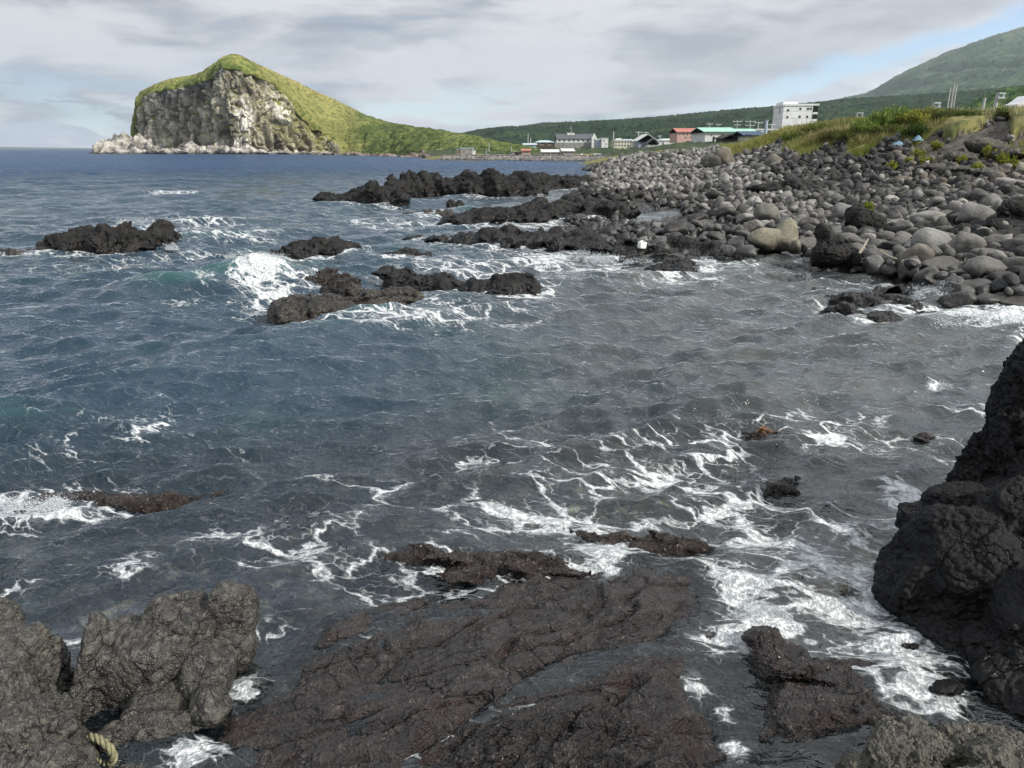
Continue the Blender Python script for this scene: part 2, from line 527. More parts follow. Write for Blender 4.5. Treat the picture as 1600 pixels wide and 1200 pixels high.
# ------------------------------------------------------------------ shore terrain: heights through control points
# (px, py, Y, cover)  cover 0 bare rock, 1 grass, 2 scrub, 3 earth
CT = [
    (1000, 345, 34, 0), (930, 335, 34.5, 0), (940, 318, 38.5, 0), (930, 300, 44, 0), (920, 352, 30, 0), (1000, 332, 37.5, 0), (1000, 300, 46, 0), (1000, 280, 56, 0), (1000, 258, 76, 0), (1000, 246.5, 98, 0), (975, 249, 108, 0),
    (1100, 345, 32, 0), (1100, 320, 38, 0), (1100, 290, 46, 0), (1100, 265, 56, 0), (1100, 247, 72, 0), (1100, 238, 84, 0), (1060, 244, 90, 0),
    (1200, 365, 26, 0), (1200, 330, 32, 0), (1200, 295, 38.5, 0), (1200, 262, 47, 0), (1200, 243, 55, 0), (1200, 236, 60, 0),
    (1300, 390, 22.4, 0), (1300, 340, 30, 0), (1300, 300, 36, 0), (1300, 265, 42, 0), (1300, 236, 47, 0),
    (1400, 405, 20.0, 0), (1400, 345, 27, 0), (1400, 300, 34, 0), (1400, 260, 40, 0), (1400, 236, 43.5, 0),
    (1500, 432, 17.0, 0), (1500, 385, 20.3, 0), (1500, 335, 25.5, 0), (1500, 460, 15.7, 0), (1500, 285, 34, 0), (1500, 250, 38.5, 0), (1500, 226, 41.5, 3), (1450, 232, 42.5, 3), (1550, 228, 40.5, 3), (1500, 214, 42.4, 3), (1560, 212, 41, 3),
    (1600, 445, 15.8, 0), (1600, 385, 18.9, 0), (1600, 335, 24, 0), (1600, 285, 32.5, 0), (1600, 245, 37, 3), (1600, 216, 39.5, 3),
    (1720, 380, 19, 0), (1720, 285, 32, 0), (1720, 215, 38.5, 3), (1720, 188, 40, 1),
    (1600, 200, 40.3, 1), (1600, 192, 41.5, 1), (1500, 205, 42.8, 1), (1500, 197, 44.5, 1), (1430, 213, 45, 1), (1400, 200, 48, 1), (1350, 222, 46.5, 1), (1300, 222, 49, 1), (1300, 206, 52, 1),
    (1250, 222, 54, 1), (1200, 222, 62, 1), (1250, 210, 60, 1), (1150, 236, 74, 1), (1150, 231, 84, 1), (1200, 214, 72, 1), (1230, 207, 68, 1),
    (1600, 187, 50, 1), (1500, 190, 54, 1), (1400, 192, 58, 1), (1300, 199, 62, 1), (1500, 188, 75, 1), (1300, 204, 90, 1), (1600, 184, 75, 1), (1720, 180, 60, 1),
    (1400, 192, 120, 1), (1600, 182, 130, 1), (1250, 212, 110, 1),
    (1010, 246, 118, 1), (960, 249, 135, 1), (1060, 242, 112, 1), (1100, 237, 110, 1), (1010, 241, 150, 1), (940, 247, 160, 1),
    (1060, 227.0, 165, 2), (1100, 225.0, 175, 2), (1140, 224.0, 165, 2), (1010, 236.0, 160, 2), (960, 242.0, 190, 2), (1150, 225.0, 130, 2),
    (1200, 217.0, 200, 2), (1300, 203.0, 220, 2), (1500, 183.0, 240, 2), (1700, 168.0, 240, 2),
    (900, 243, 228, 1), (850, 244, 228, 3), (800, 244, 226, 3), (740, 244, 226, 1), (700, 244, 226, 1),
    (900, 249.3, 214, 3), (800, 248.8, 214, 3), (700, 248.5, 214, 3), (940, 249.5, 205, 3),
    (900, 239.0, 262, 2), (850, 238.0, 262, 2), (800, 240.0, 262, 2), (740, 239.0, 262, 2), (960, 238.0, 240, 2),
    (900, 232.5, 330, 2), (960, 232.5, 300, 2), (830, 232.0, 330, 2), (780, 232.0, 330, 2), (1010, 232.5, 300, 2), (720, 232.0, 330, 2), 
    (900, 225.0, 450, 2), (1000, 221.0, 450, 2), (1100, 213.0, 420, 2), (1200, 203.0, 420, 2), (1350, 188.0, 420, 2), (1600, 168.0, 420, 2), (1100, 220.0, 250, 2), (780, 228.0, 450, 2),
]
CT = np.array(CT, float)
_cu, _cz = ray(CT[:, 0], CT[:, 1])
_cz = CAMZ + _cz * CT[:, 2]
ctl = [(u, math.log(y), z, c) for u, y, z, c in zip(_cu, CT[:, 2], _cz, CT[:, 3])]
for px, py, z in [(900, 392, 0), (960, 402, 0), (1030, 425, -.05), (1110, 418, 0), (1180, 420, 0), (1290, 434, 0), (1400, 446, 0), (1470, 482, 0), (1600, 488, 0), (1720, 490, 0),
                  (850, 347, -.05), (862, 316, -.05), (905, 290, -.1), (925, 271, -.1), (938, 259, 0), (945, 253.5, 0),
                  (700, 252.3, -.2), (800, 252.6, -.2), (900, 252.8, -.2), (650, 251, -1.2), (620, 245, -1.5), (600, 240, -2), (560, 240, -2), (620, 240, -2), (640, 238, -2), (600, 237, -2), (500, 240, -2), (640, 234.5, -2), (500, 234.5, -3),
                  (760, 370, -1.2), (760, 300, -1.5), (800, 268, -1.5), (700, 260, -1.5), (850, 258, -1.2), (600, 258, -1.5), (900, 480, -.9), (1100, 480, -.9), (1300, 500, -.8), (1450, 540, -.8), (1650, 560, -.8),
                  (900, 440, -.6), (1250, 465, -.4)]:
    a, b = ray(px, py)
    Y = (0 - CAMZ) / b
    ctl.append((float(a), math.log(Y), z, 0))
ctl = np.array(ctl)
SCX = np.array([1.0, 0.45])


def tps_fit(xy, v, lam=1e-4):
    n = len(xy)
    r2 = ((xy[:, None] - xy[None]) ** 2).sum(2)
    K = 0.5 * r2 * np.log(r2 + 1e-12) + lam * np.eye(n)
    Q = np.concatenate([np.ones((n, 1)), xy], 1)
    A = np.block([[K, Q], [Q.T, np.zeros((3, 3))]])
    return np.linalg.solve(A, np.concatenate([v, np.zeros(3)]))


_cxy = ctl[:, :2] * SCX
_w = tps_fit(_cxy, ctl[:, 2])


def land(u, w):
    q = np.stack([u, w], -1) * SCX
    out = np.empty(len(q))
    for s in range(0, len(q), 50000):
        e = q[s:s + 50000]
        r2 = ((e[:, None] - _cxy[None]) ** 2).sum(2)
        out[s:s + 50000] = (0.5 * r2 * np.log(r2 + 1e-12)) @ _w[:-3] + _w[-3] + e @ _w[-2:]
    return out


def cover(u, w):
    q = np.stack([u, w], -1) * SCX
    out = np.zeros((len(q), 4))
    for s in range(0, len(q), 50000):
        e = q[s:s + 50000]
        r2 = ((e[:, None] - _cxy[None]) ** 2).sum(2) + 1e-5
        k = r2 ** -2.0
        t = k.sum(1)
        for c in range(4):
            out[s:s + 50000, c] = k[:, ctl[:, 3] == c].sum(1) / t
    return out


def land_at(x, y):
    x = np.atleast_1d(np.asarray(x, float)); y = np.atleast_1d(np.asarray(y, float))
    return land(x / y, np.log(y))


def px_of(x, y, z):
    dp = y * cT + (CAMZ - z) * sT
    return 800 + 1200 * x / dp, 600 - 1200 * ((z - CAMZ) * cT + y * sT) / dp


NU, NW = 760, 820
uu = np.linspace(-0.30, 0.90, NU)
ww = np.log(np.geomspace(17.0, 520.0, NW))
U_, W_ = np.meshgrid(uu, ww, indexing='ij')
U_, W_ = U_.ravel(), W_.ravel()
Yv = np.exp(W_); Xv = U_ * Yv
Z0 = land(U_, W_)
CV = cover(U_, W_)
p3 = np.stack([Xv, Yv, Z0], -1)
fd, ft = facet(p3 / 0.8 + 0.4 * np.stack([fbm(p3 * 0.9, 2, 3), fbm(p3 * 0.9, 2, 8), fbm(p3 * .9, 2, 9)], -1), 5, 0.12, 0.5)
fd2, _ = facet(p3 / 0.28, 15, 0.12, 0.5)
fade = np.clip(1.3 - Yv / 130, 0, 1)
disp = CV[:, 0] * fade * (0.22 * fd + 0.06 * fd2 + 0.25 * fbm(p3 / 3.0, 3, 21) * np.clip(Z0, 0, 1))
disp += CV[:, 3] * (0.10 * fbm(p3 / 0.5, 4, 33) + 0.12 * fbm(p3 / 2, 2, 34)) * fade
disp += CV[:, 1] * (0.16 * fbm(p3 / 1.7, 3, 35) + 0.05 * fbm(p3 / 0.3, 2, 36))
f1, _, _, _ = wor(p3 / 3.2, 41)
f1b, _, _, _ = wor(p3 / 1.3, 42)
disp += CV[:, 2] * (1.3 * (0.5 - f1) + 0.5 * (0.5 - f1b) + 0.3 * fbm(p3 / 1.0, 3, 43)) * np.clip(Yv / 200, 0.25, 1.1)
edge_ = sst(CV[:, 1] + .10 * fbm(p3 / .9, 3, 44), .47, .56) * sst(px_of(Xv, Yv, Z0)[0], 1440, 1490) * (Yv < 60)
Zl = Z0 + disp + edge_ * .38 - .19 * sst(CV[:, 1], .3, .47) * (1 - edge_) * sst(px_of(Xv, Yv, Z0)[0], 1440, 1490) * (Yv < 60)
F = grid_faces(NU, NW)
keep = (Z0[F].max(1) > -0.7)
F = F[keep]
m, g = newmat('shore_ground')
p = g.n('ShaderNodeNewGeometry').outputs['Position']
cg, cs, ce = g.attr('grass'), g.attr('scrub'), g.attr('earth')
n1 = g.noise(p, 0.35, 5, 0.6); n2 = g.noise(p, 3.0, 6, 0.65)
rock = g.mix(g.ss(n2, 0.35, 0.7), (0.014, 0.013, 0.013), (0.060, 0.056, 0.052))
rock = g.mix(g.m('MULTIPLY', g.ss(n1, 0.5, 0.65), 0.5), rock, (0.050, 0.040, 0.033))
earth = g.mix(g.ss(n2, 0.35, 0.7), (0.035, 0.030, 0.025), (0.10, 0.086, 0.070))
gr = g.mix(g.ss(g.noise(p, 0.7, 5, 0.65), 0.36, 0.62), (0.075, 0.085, 0.018), (0.19, 0.165, 0.055))
gr = g.mix(g.m('MULTIPLY', g.ss(n2, 0.5, 0.7), 0.5), gr, (0.06, 0.085, 0.02))
sc = g.mix(g.ss(g.noise(p, 0.28, 6, 0.7), 0.38, 0.62), (0.014, 0.028, 0.010), (0.040, 0.062, 0.018))
c = g.mix(g.ss(g.m('ADD', ce, g.m('MULTIPLY', g.m('SUBTRACT', n2, 0.5), 0.5)), 0.35, 0.6), rock, earth)
c = g.mix(g.ss(g.m('ADD', cg, g.m('MULTIPLY', g.m('SUBTRACT', n2, 0.5), 0.6)), 0.4, 0.58), c, gr)
c = g.mix(g.ss(g.m('ADD', cs, g.m('MULTIPLY', g.m('SUBTRACT', n1, 0.5), 0.5)), 0.45, 0.55), c, sc)
z = g.sep(p)[2]
wet = g.m('MULTIPLY', g.ss(z, 0.15, 0.5, 1.0, 0.0), g.ss(g.m('ADD', cg, cs), 0.0, 0.3, 1.0, 0.0))
c = g.mix(g.m('MULTIPLY', wet, 0.6), c, (0.013, 0.012, 0.012))
finish(g, c, g.ss(wet, 0, 1, 0.9, 0.35), bump(g, n2, 0.8, 0.12), 0.4)
M_ground = m
obj('shore_ground', mesh_np('shore_ground', np.stack([Xv, Yv, Zl], -1), F, {'grass': CV[:, 1], 'scrub': CV[:, 2], 'earth': CV[:, 3]}), M_ground, kind='structure')

# ------------------------------------------------------------------ sea bed near the viewer
t_ = np.linspace(-1, 1, 560); sx = 8.5 * t_ + 40 * t_ ** 5; sy = np.concatenate([np.geomspace(0.6, 22, 440, endpoint=False), np.geomspace(22, 140, 60)])
SX, SY = [a.ravel() for a in np.meshgrid(sx, sy, indexing='ij')]


def bed(x, y):
    q = np.stack([x, y, 0 * x], -1)
    z = -0.42 - 0.11 * np.clip(y - 4.0, 0, 30) - 0.10 * np.clip(-x, 0, 9) * sst(y, 4, 7) + 0.16 * np.clip(x - 0.3, 0, 3.0) * sst(y, 3, 5) * 0.6
    z = np.maximum(z, -2.6)
    z += 0.20 * fbm(q * 1.1, 3, 50) + 0.07 * fbm(q * 4, 3, 52)
    return z


q = np.stack([SX, SY, 0 * SX], -1)
fdb, ftb = facet(q / 0.55 + 0.3 * np.stack([fbm(q * 2, 2, 3), fbm(q * 2, 2, 8), 0 * SX], -1), 61, 0.15, 0.4)
bz = bed(SX, SY) + 0.10 * fdb
obj('seabed', mesh_np('seabed', np.stack([SX, SY, bz], -1), grid_faces(560, 500), {'tone': ftb}), M_seabed, kind='structure')

# ------------------------------------------------------------------ rocks standing in the water
FOAM = []        # (x, y, rx, ry, density) patches of foam around the rocks


def foam_px(px, py, rpx, rpy, dens):
    c = G(px, py)
    a, b = G(px, py - rpy), G(px, py + rpy)
    FOAM.append((c[0], c[1], rpx / 1200 * math.hypot(c[1], 3.0), abs(a[1] - b[1]) / 2, dens))


def chain(pts, seed, tall=1.0, wide=1.0, extra=2, ring=0.9):
    """angular blobs along a row: (px, py_base, py_top, half depth in m)"""
    r = np.random.default_rng(seed)
    if len(pts) > 2:
        A_ = np.array(pts, float); t_ = np.linspace(0, len(pts) - 1, (len(pts) - 1) * 2 + 1)
        B_ = np.stack([np.interp(t_, np.arange(len(pts)), A_[:, k]) for k in range(4)], -1)
        B_[1::2, 2] += (B_[1::2, 1] - B_[1::2, 2]) * r.uniform(-.12, .22, len(B_[1::2]))
        pts = [tuple(q) for q in B_]; wide = wide * 1.9
    out = []
    pts = [(a, b, b - (b - t) * .98, h * 1.3) for a, b, t, h in pts]
    P0 = [G(a, b) for a, b, *_ in pts]
    for k, (px, pb, pt, hd) in enumerate(pts):
        c = P0[k].copy(); c[1] += hd
        nb = [abs(P0[j][0] - P0[k][0]) for j in (k - 1, k + 1) if 0 <= j < len(pts)]
        sxx = max(0.62 * (sum(nb) / len(nb)), 0.25) * wide if nb else hd * 1.3
        top = P(px, pt, c[1] - hd * 0.3)[2] * tall
        top = max(top, 0.015)
        lift = 0.35 * top
        out.append(((c[0], c[1], lift - 0.25), (sxx * 1.15, hd * 1.15, top - lift + 0.25), (r.uniform(-.1, .1), r.uniform(-.12, .12), r.uniform(-.4, .4))))
        out.append(((c[0], c[1] + hd * .1, -0.2), (sxx * 1.2, hd * 1.25, 0.2 + top * .55), (0, 0, r.uniform(-.3, .3))))
        for e in range(extra):
            s = r.uniform(0.3, 0.6)
            out.append(((c[0] + r.uniform(-.9, .9) * sxx, c[1] + r.uniform(-.8, .2) * hd, top * r.uniform(0.15, .5)),
                        (sxx * s * 1.3, hd * s, top * r.uniform(.3, .42)), (r.uniform(-.3, .3), r.uniform(-.35, .35), r.uniform(-.6, .6))))
        FOAM.append((c[0], c[1] - hd * 1.0, sxx * .9, hd * 1.0 + 0.2, ring * .8))
    return out


def rock(name, specs, vox, s, seed, mat, label, cat, group=None, amp=1.0, crack=1.25, rough=1.3, p=26.0, sub=3, clip=-0.6, rel=1):
    V, F = blobs(specs, sub, seed, p=p)
    V, F = voxel(V, F, vox)
    V = relax(V, F, rel)
    V, tone = lava(V, F, s, seed, amp, crack, rough)
    if s > .33:
        V, _ = lava(V, F, s * .33, seed + 50, .9, crack * 1.3, rough)
    k = V[F][:, :, 2].max(1) > clip
    F = F[k]
    used = np.unique(F); mp = np.zeros(len(V), int); mp[used] = np.arange(len(used))
    V = V[used]; tone = tone[used]; F = mp[F]
    V, org = set_origin(V)
    return obj(name, mesh_np(name, V, F, {'tone': tone}), mat, label=label, cat=cat, group=group, loc=org)


rock('lava_reef', chain([(508, 315, 300, .7), (535, 317, 297, .8), (560, 319, 288, 1.0), (590, 321, 280, 1.2), (618, 322, 290, 1.0)], 1) +
     chain([(610, 312, 270, 1.3), (640, 309, 263, 1.5), (670, 307, 266, 1.5), (700, 307, 270, 1.5), (735, 308, 266, 1.5), (765, 308, 265, 1.6), (800, 306, 270, 1.6),
            (835, 303, 271, 1.8), (850, 297, 268, 1.8), (885, 296, 276, 2.0), (915, 292, 274, 2.0)], 2, extra=3),
     0.085, 1.1, 101, M_reef, 'long jagged black lava reef running out to sea at the far side of the cove', 'reef', amp=1.1)
rock('lava_reef', chain([(700, 349, 338, .7), (735, 351, 332, 1.2), (770, 352, 326, 1.6), (800, 352, 320, 1.8), (835, 352, 318, 2.0), (870, 351, 316, 2.2), (905, 350, 316, 2.4),
                         (940, 348, 314, 2.4), (975, 346, 318, 2.4)], 3, extra=2),
     0.075, 0.9, 102, M_reef, 'humped dark lava tongue between the far reef and the low wet lava shelf', 'reef', amp=0.9)
rock('lava_reef', chain([(655, 374, 368, .25), (690, 379, 366, .5), (725, 383, 363, .8), (760, 386, 358, 1.0), (800, 388, 356, 1.2), (840, 390, 357, 1.2), (880, 391, 358, 1.3),
                         (920, 392, 360, 1.3), (960, 397, 364, 1.4), (1000, 401, 372, 1.4), (1040, 404, 372, 1.4), (1080, 406, 372, 1.4), (1120, 409, 378, 1.3), (1160, 412, 384, 1.2)], 4, extra=2, tall=.95),
     0.055, 0.7, 103, M_reef, 'low wet lava shelf in front of the white plastic container, reaching from the beach', 'reef', amp=0.9)
rock('sea_rock', chain([(640, 336, 329, .5), (670, 338, 325, .7), (698, 338, 328, .6)], 5, extra=0), 0.06, 0.8, 104, M_reef_brown,
     'flat brown rock barely above the water beside the humped lava tongue', 'rock', amp=.6)
rock('sea_rock', chain([(705, 322, 311, .5), (718, 322, 312, .4)], 6, extra=0), 0.05, 0.6, 105, M_reef,
     'small dark rock alone in the channel behind the flat brown rock', 'rock', amp=.6)
rock('sea_rock', chain([(68, 396, 364, .5), (90, 396, 358, .6), (115, 397, 354, .7), (140, 397, 352, .7), (165, 396, 349, .7), (192, 395, 352, .6), (220, 390, 352, .6), (248, 386, 351, .5), (268, 381, 362, .35)], 7, extra=2),
     0.04, 0.55, 106, M_reef, 'long cracked black rock standing alone in the sea, left of the breaking wave', 'rock', crack=1.6, amp=1.0)
rock('sea_rock', chain([(0, 402, 389, .4), (18, 401, 388, .35), (-25, 402, 389, .5)], 8, extra=0), 0.04, 0.5, 107, M_reef_brown,
     'small low rock cut by the edge, just left of the long cracked black rock', 'rock', amp=.6)
rock('sea_rock', chain([(440, 406, 388, .4), (465, 408, 378, .55), (490, 407, 373, .6), (515, 405, 374, .6), (540, 401, 375, .5), (556, 397, 380, .35)], 9, extra=2),
     0.04, 0.5, 108, M_reef, 'black jagged rock right behind the breaking wave', 'rock')
rock('sea_rock', chain([(462, 438, 420, .4), (485, 440, 418, .45), (512, 440, 421, .4), (532, 438, 426, .25)], 10, extra=0), 0.035, 0.5, 109, M_weed,
     'low reddish brown weed-covered rock in front of the jagged rock by the wave', 'rock', amp=.6)
rock('sea_rock', chain([(606, 403, 391, .3), (620, 404, 386, .4), (634, 403, 389, .3)], 11, extra=0), 0.035, 0.5, 110, M_reef,
     'rounded dark rock, the bigger of the close pair in the channel', 'rock', amp=.5, p=8)
rock('sea_rock', chain([(650, 404, 394, .22), (663, 404, 391, .25)], 12, extra=0), 0.03, 0.4, 111, M_reef,
     'little pointed dark rock, the smaller of the close pair in the channel', 'rock', amp=.5)
rock('sea_rock', chain([(615, 430, 414, .3), (635, 442, 420, .25), (660, 452, 428, .3), (690, 460, 430, .35), (720, 463, 438, .3), (750, 466, 440, .35), (775, 468, 434, .5),
                        (805, 470, 432, .55), (835, 469, 438, .5), (858, 466, 448, .35)], 13, extra=1), 0.033, 0.42, 112, M_reef,
     'long low black rock ridge slanting through the foam, its left tip raised', 'rock', amp=.9)
rock('sea_rock', chain([(452, 498, 462, .5), (480, 500, 462, .55), (510, 498, 462, .5), (540, 494, 462, .45), (568, 490, 466, .4)], 14, extra=0, tall=.85) +
     chain([(595, 482, 450, .35), (620, 478, 450, .38), (645, 474, 456, .3)], 15, extra=1), 0.03, 0.4, 113, M_reef_brown,
     'flat-topped brown rock table with a lump at its right end, nearest of the mid rocks', 'rock', amp=.7)
rock('sea_rock', chain([(505, 462, 446, .2), (525, 462, 444, .2)], 16, extra=0), 0.025, 0.35, 114, M_reef,
     'small dark rock tucked behind the flat-topped brown rock table', 'rock', amp=.6)
rock('sea_rock', chain([(545, 462, 446, .18), (562, 461, 448, .15)], 17, extra=0), 0.025, 0.35, 115, M_reef_brown,
     'small brown hump behind the middle of the flat-topped rock table', 'rock', amp=.6)
rock('sea_rock', chain([(1040, 436, 414, .5), (1062, 436, 408, .6), (1080, 430, 408, .6), (1050, 418, 398, .6)], 18, extra=1), 0.035, 0.45, 116, M_reef,
     'dark rock knob jutting into the water below the white plastic container', 'rock')
rock('sea_rock', chain([(980, 409, 402, .25), (1000, 410, 401, .25), (1015, 410, 403, .2)], 19, extra=0), 0.03, 0.4, 117, M_reef,
     'thin dark ledge awash in surf just under the white plastic container', 'rock', amp=.5)
for k, (ch, s, lab) in enumerate([
        ([(1318, 489, 471, .3), (1345, 494, 466, .35)], .45, 'dark wet rock at the left end of the low cluster before the boulders'),
        ([(1355, 482, 463, .5), (1385, 484, 461, .55), (1415, 482, 463, .5), (1435, 481, 468, .3)], .8, 'long smooth whale-backed rock awash in front of the boulders')]):
    rock('sea_rock', chain(ch, 20 + k, extra=0), 0.03, s, 118 + k, M_reef, lab, 'rock', amp=.45, crack=.5, p=7)
rock('sea_rock', chain([(1381, 499, 480, .28)], 22, extra=0), 0.03, .5, 120, M_reef, 'small round black rock in front of the whale-backed rock', 'rock', amp=.3, crack=.2, p=6)
rock('sea_rock', chain([(1450, 495, 485, .15), (1468, 496, 486, .15)], 23, extra=0), 0.025, .4, 121, M_reef, 'low black rock almost swallowed by the white surf', 'rock', amp=.4, crack=.3, p=7)

# weed-covered rocks just breaking the surface close by
for k, (ch, lab) in enumerate([
        ([(640, 880, 858, .10), (680, 884, 850, .13), (720, 885, 855, .10)], 'low dark red weedy rock breaking the surface beyond the wet shelf'),
        ([(740, 905, 875, .14), (780, 910, 850, .18), (825, 905, 852, .16), (860, 895, 865, .1)], 'shaggy brown weed-covered rock at the far edge of the wet shelf'),
        ([(1198, 765, 745, .12), (1222, 775, 748, .12)], 'small weedy rock with foam curling past it in mid water'),
        ([(1462, 692, 676, .14), (1485, 696, 680, .14)], 'small dark rock awash left of the tall dark cliff'),
        ([(1190, 690, 672, .12), (1210, 684, 668, .10)], 'brownish weedy rock awash out in the middle of the grey water'),
        ([(985, 862, 838, .12), (1020, 858, 836, .12), (1050, 856, 842, .1)], 'submerged weedy hump under the foam streaks beyond the wet shelf')]):
    rock('weedy_rock', chain(ch, 30 + k, extra=1, ring=.45, tall=.25), 0.014, .16, 130 + k, M_weed, lab, 'rock', amp=.8, clip=-.3)
rock('weedy_rock', [((-4.2, 6.35, -.23), (.7, .28, .20), (0, 0, .1)), ((-3.2, 6.5, -.23), (.8, .25, .20), (0, 0, -.1)), ((-3.7, 6.42, -.25), (.8, .25, .20), (0, 0, -.1)), ((-2.4, 6.65, -.24), (.7, .2, .18), (0, 0, 0))], 0.02, .3, 140, M_weed,
     'dark purple weed-covered ledge just under the surface at the left', 'rock', amp=.6, clip=-.4)

# ------------------------------------------------------------------ the rocks at the viewer's feet


def near(px, py, Y, size, rot=(0, 0, 0)):
    return (tuple(P(px, py, Y)), size, rot)


rock('foreground_rock', [near(228, 1050, 3.80, (.33, .30, .40), (.15, .05, .1)), near(270, 1000, 3.95, (.28, .26, .38), (0, .1, .4)), near(165, 1060, 3.75, (.13, .26, .40), (.1, -.12, 0)),
                         near(352, 962, 4.02, (.17, .19, .24), (.2, .3, 0)), near(368, 1020, 3.95, (.11, .17, .24), (.1, 0, 0)),
                         near(335, 1045, 3.75, (.17, .2, .2), (.2, .3, 0)), near(255, 1140, 3.42, (.24, .15, .14), (0, .1, .2)), near(330, 1110, 3.5, (.14, .14, .12), (0, .1, .2)),
                         near(180, 1165, 3.35, (.14, .12, .16)), near(240, 1130, 3.55, (.26, .22, .22)), near(210, 1210, 3.2, (.2, .16, .1))],
     0.0085, .26, 201, M_near_left, 'big grey-brown boulder with a knobbed right shoulder beside the wet shelf', 'rock', amp=.22, crack=2.4, rough=.8, p=18, sub=4)
rock('foreground_rock', [near(-20, 1105, 3.50, (.36, .5, .44), (0, .45, .1)), near(50, 1165, 3.28, (.28, .3, .32), (0, .3, 0)), near(-95, 1060, 3.75, (.36, .45, .50), (0, .5, 0)), near(100, 1190, 3.15, (.13, .2, .20)),
                         near(60, 1240, 2.95, (.3, .25, .3))],
     0.0095, .28, 202, M_near_left, 'pitted grey-brown rock filling the near left corner with a slanting crack', 'rock', amp=.36, crack=2.2, rough=2.0, p=18, sub=4)
rock('cliff_rock', [near(1615, 690, 5.6, (.44, .6, .84), (0, .22, 0)), near(1700, 640, 5.8, (.6, .6, 1.02)), near(1555, 770, 5.4, (.30, .5, .5), (0, .25, .2)), near(1630, 810, 5.1, (.6, .7, .7)),
                    near(1780, 800, 5.3, (.7, .9, 1.2)), near(1610, 590, 5.9, (.15, .3, .18), (0, -.3, 0))],
     0.0125, .42, 203, M_near_right, 'tall dark lava cliff block at the right edge, leaning back', 'rock', amp=.5, crack=1.4, p=16, sub=4)
rock('cliff_rock', [near(1500, 880, 4.65, (.50, .46, .40), (0, .15, .2)), near(1425, 905, 4.7, (.24, .34, .30), (0, -.1, 0)), near(1590, 850, 4.7, (.50, .5, .55), (0, -.1, .3)), near(1540, 960, 4.4, (.50, .36, .34), (0, .1, 0)), near(1520, 810, 5.0, (.4, .4, .25), (0, .1, 0)),
                    near(1560, 945, 4.35, (.14, .14, .16), (.2, .3, 0)), near(1480, 960, 4.45, (.36, .22, .20)), near(1440, 810, 5.0, (.26, .2, .12), (0, -.2, .1)), near(1640, 900, 4.5, (.4, .4, .5))],
     0.0105, .32, 204, M_near_right, 'rounded dark lava block bulging into the foam below the tall cliff', 'rock', amp=.42, crack=1.4, p=16, sub=4)
rock('cliff_rock', [near(1570, 1030, 4.05, (.34, .34, .26), (0, .2, -.4)), near(1500, 1000, 4.25, (.34, .26, .18), (0, .2, -.4)), near(1640, 1000, 4.0, (.36, .6, .46), (0, .1, -.3)), near(1600, 1090, 3.65, (.24, .3, .16), (0, .2, -.5)), near(1680, 1120, 3.5, (.3, .5, .3))],
     0.0105, .32, 205, M_near_right, 'low black lava slope at the right edge beneath the bulging block', 'rock', amp=.42, crack=1.3, p=14, sub=4)
rock('foreground_rock', [near(1420, 1210, 3.05, (.30, .30, .22), (0, .1, -.2)), near(1530, 1190, 3.12, (.34, .26, .20), (0, -.1, -.4)), near(1620, 1230, 3.0, (.3, .4, .24)), near(1480, 1260, 2.85, (.5, .3, .26)),
                         near(1370, 1250, 2.95, (.2, .25, .16))],
     0.0085, .26, 206, M_near_dry, 'dry pitted grey-brown rock filling the near right corner', 'rock', amp=.75, crack=1.1, rough=2.2, p=9, sub=4)
rock('foreground_rock', [near(1222, 1035, 3.95, (.26, .2, .12), (0, .05, -.1)), near(1190, 1000, 4.1, (.13, .13, .08)), near(1320, 1055, 3.85, (.30, .18, .05), (0, .05, -.2))],
     0.0085, .18, 207, M_shelf, 'wet black hump at the head of the foaming gully', 'rock', amp=.6, rough=1.6, clip=-.3)
rock('foreground_rock', [near(1245, 1110, 3.62, (.27, .21, .16), (0, 0, .1)), near(1340, 1110, 3.62, (.26, .2, .13), (0, .1, 0)), near(1280, 1150, 3.45, (.34, .2, .16)), near(1400, 1120, 3.6, (.16, .15, .06)), near(1210, 1160, 3.4, (.12, .12, .10))],
     0.0085, .18, 208, M_shelf, 'wet glistening black rock right of the narrow gully, mussel-rough', 'rock', amp=.7, rough=2.0, clip=-.3)
for k, (px, py, Y, s, lab) in enumerate([(1480, 1075, 3.72, (.13, .09, .05), 'small rounded black stone ringed by foam under the dark cliff'),
                                         (1425, 1010, 4.0, (.06, .04, .03), 'tiny black stone poking through the thick foam by the cliff')]):
    rock('foreground_rock', [near(px, py, Y, s)], 0.008, .15, 215 + k, M_near_right, lab, 'rock', amp=.4, crack=.3, p=6, clip=-.2)

# wet shelf: a table of lava at water level
SP = [(250, 1330), (300, 1180), (345, 1120), (400, 1075), (470, 1020), (520, 965), (560, 948), (640, 940), (700, 930), (760, 925), (830, 902), (920, 893), (980, 884), (1040, 878), (1080, 898), (1112, 940),
      (1128, 975), (1095, 1000), (1090, 1030), (1062, 1065), (1085, 1100), (1108, 1135), (1125, 1180), (1140, 1330)]
SPw = np.array([G(a, b)[:2] for a, b in SP])


def poly_sd(pts, poly):
    n = len(poly); d = np.full(len(pts), 1e9); ins = np.zeros(len(pts), bool)
    for k in range(n):
        a, b = poly[k], poly[(k + 1) % n]
        e = b - a; w = pts - a
        t = np.clip((w @ e) / (e @ e), 0, 1)
        d = np.minimum(d, ((w - t[:, None] * e) ** 2).sum(1))
        c = ((a[1] > pts[:, 1]) != (b[1] > pts[:, 1])) & (pts[:, 0] < (b[0] - a[0]) * (pts[:, 1] - a[1]) / (b[1] - a[1] + 1e-12) + a[0])
        ins ^= c
    return np.where(ins, 1, -1) * np.sqrt(d)


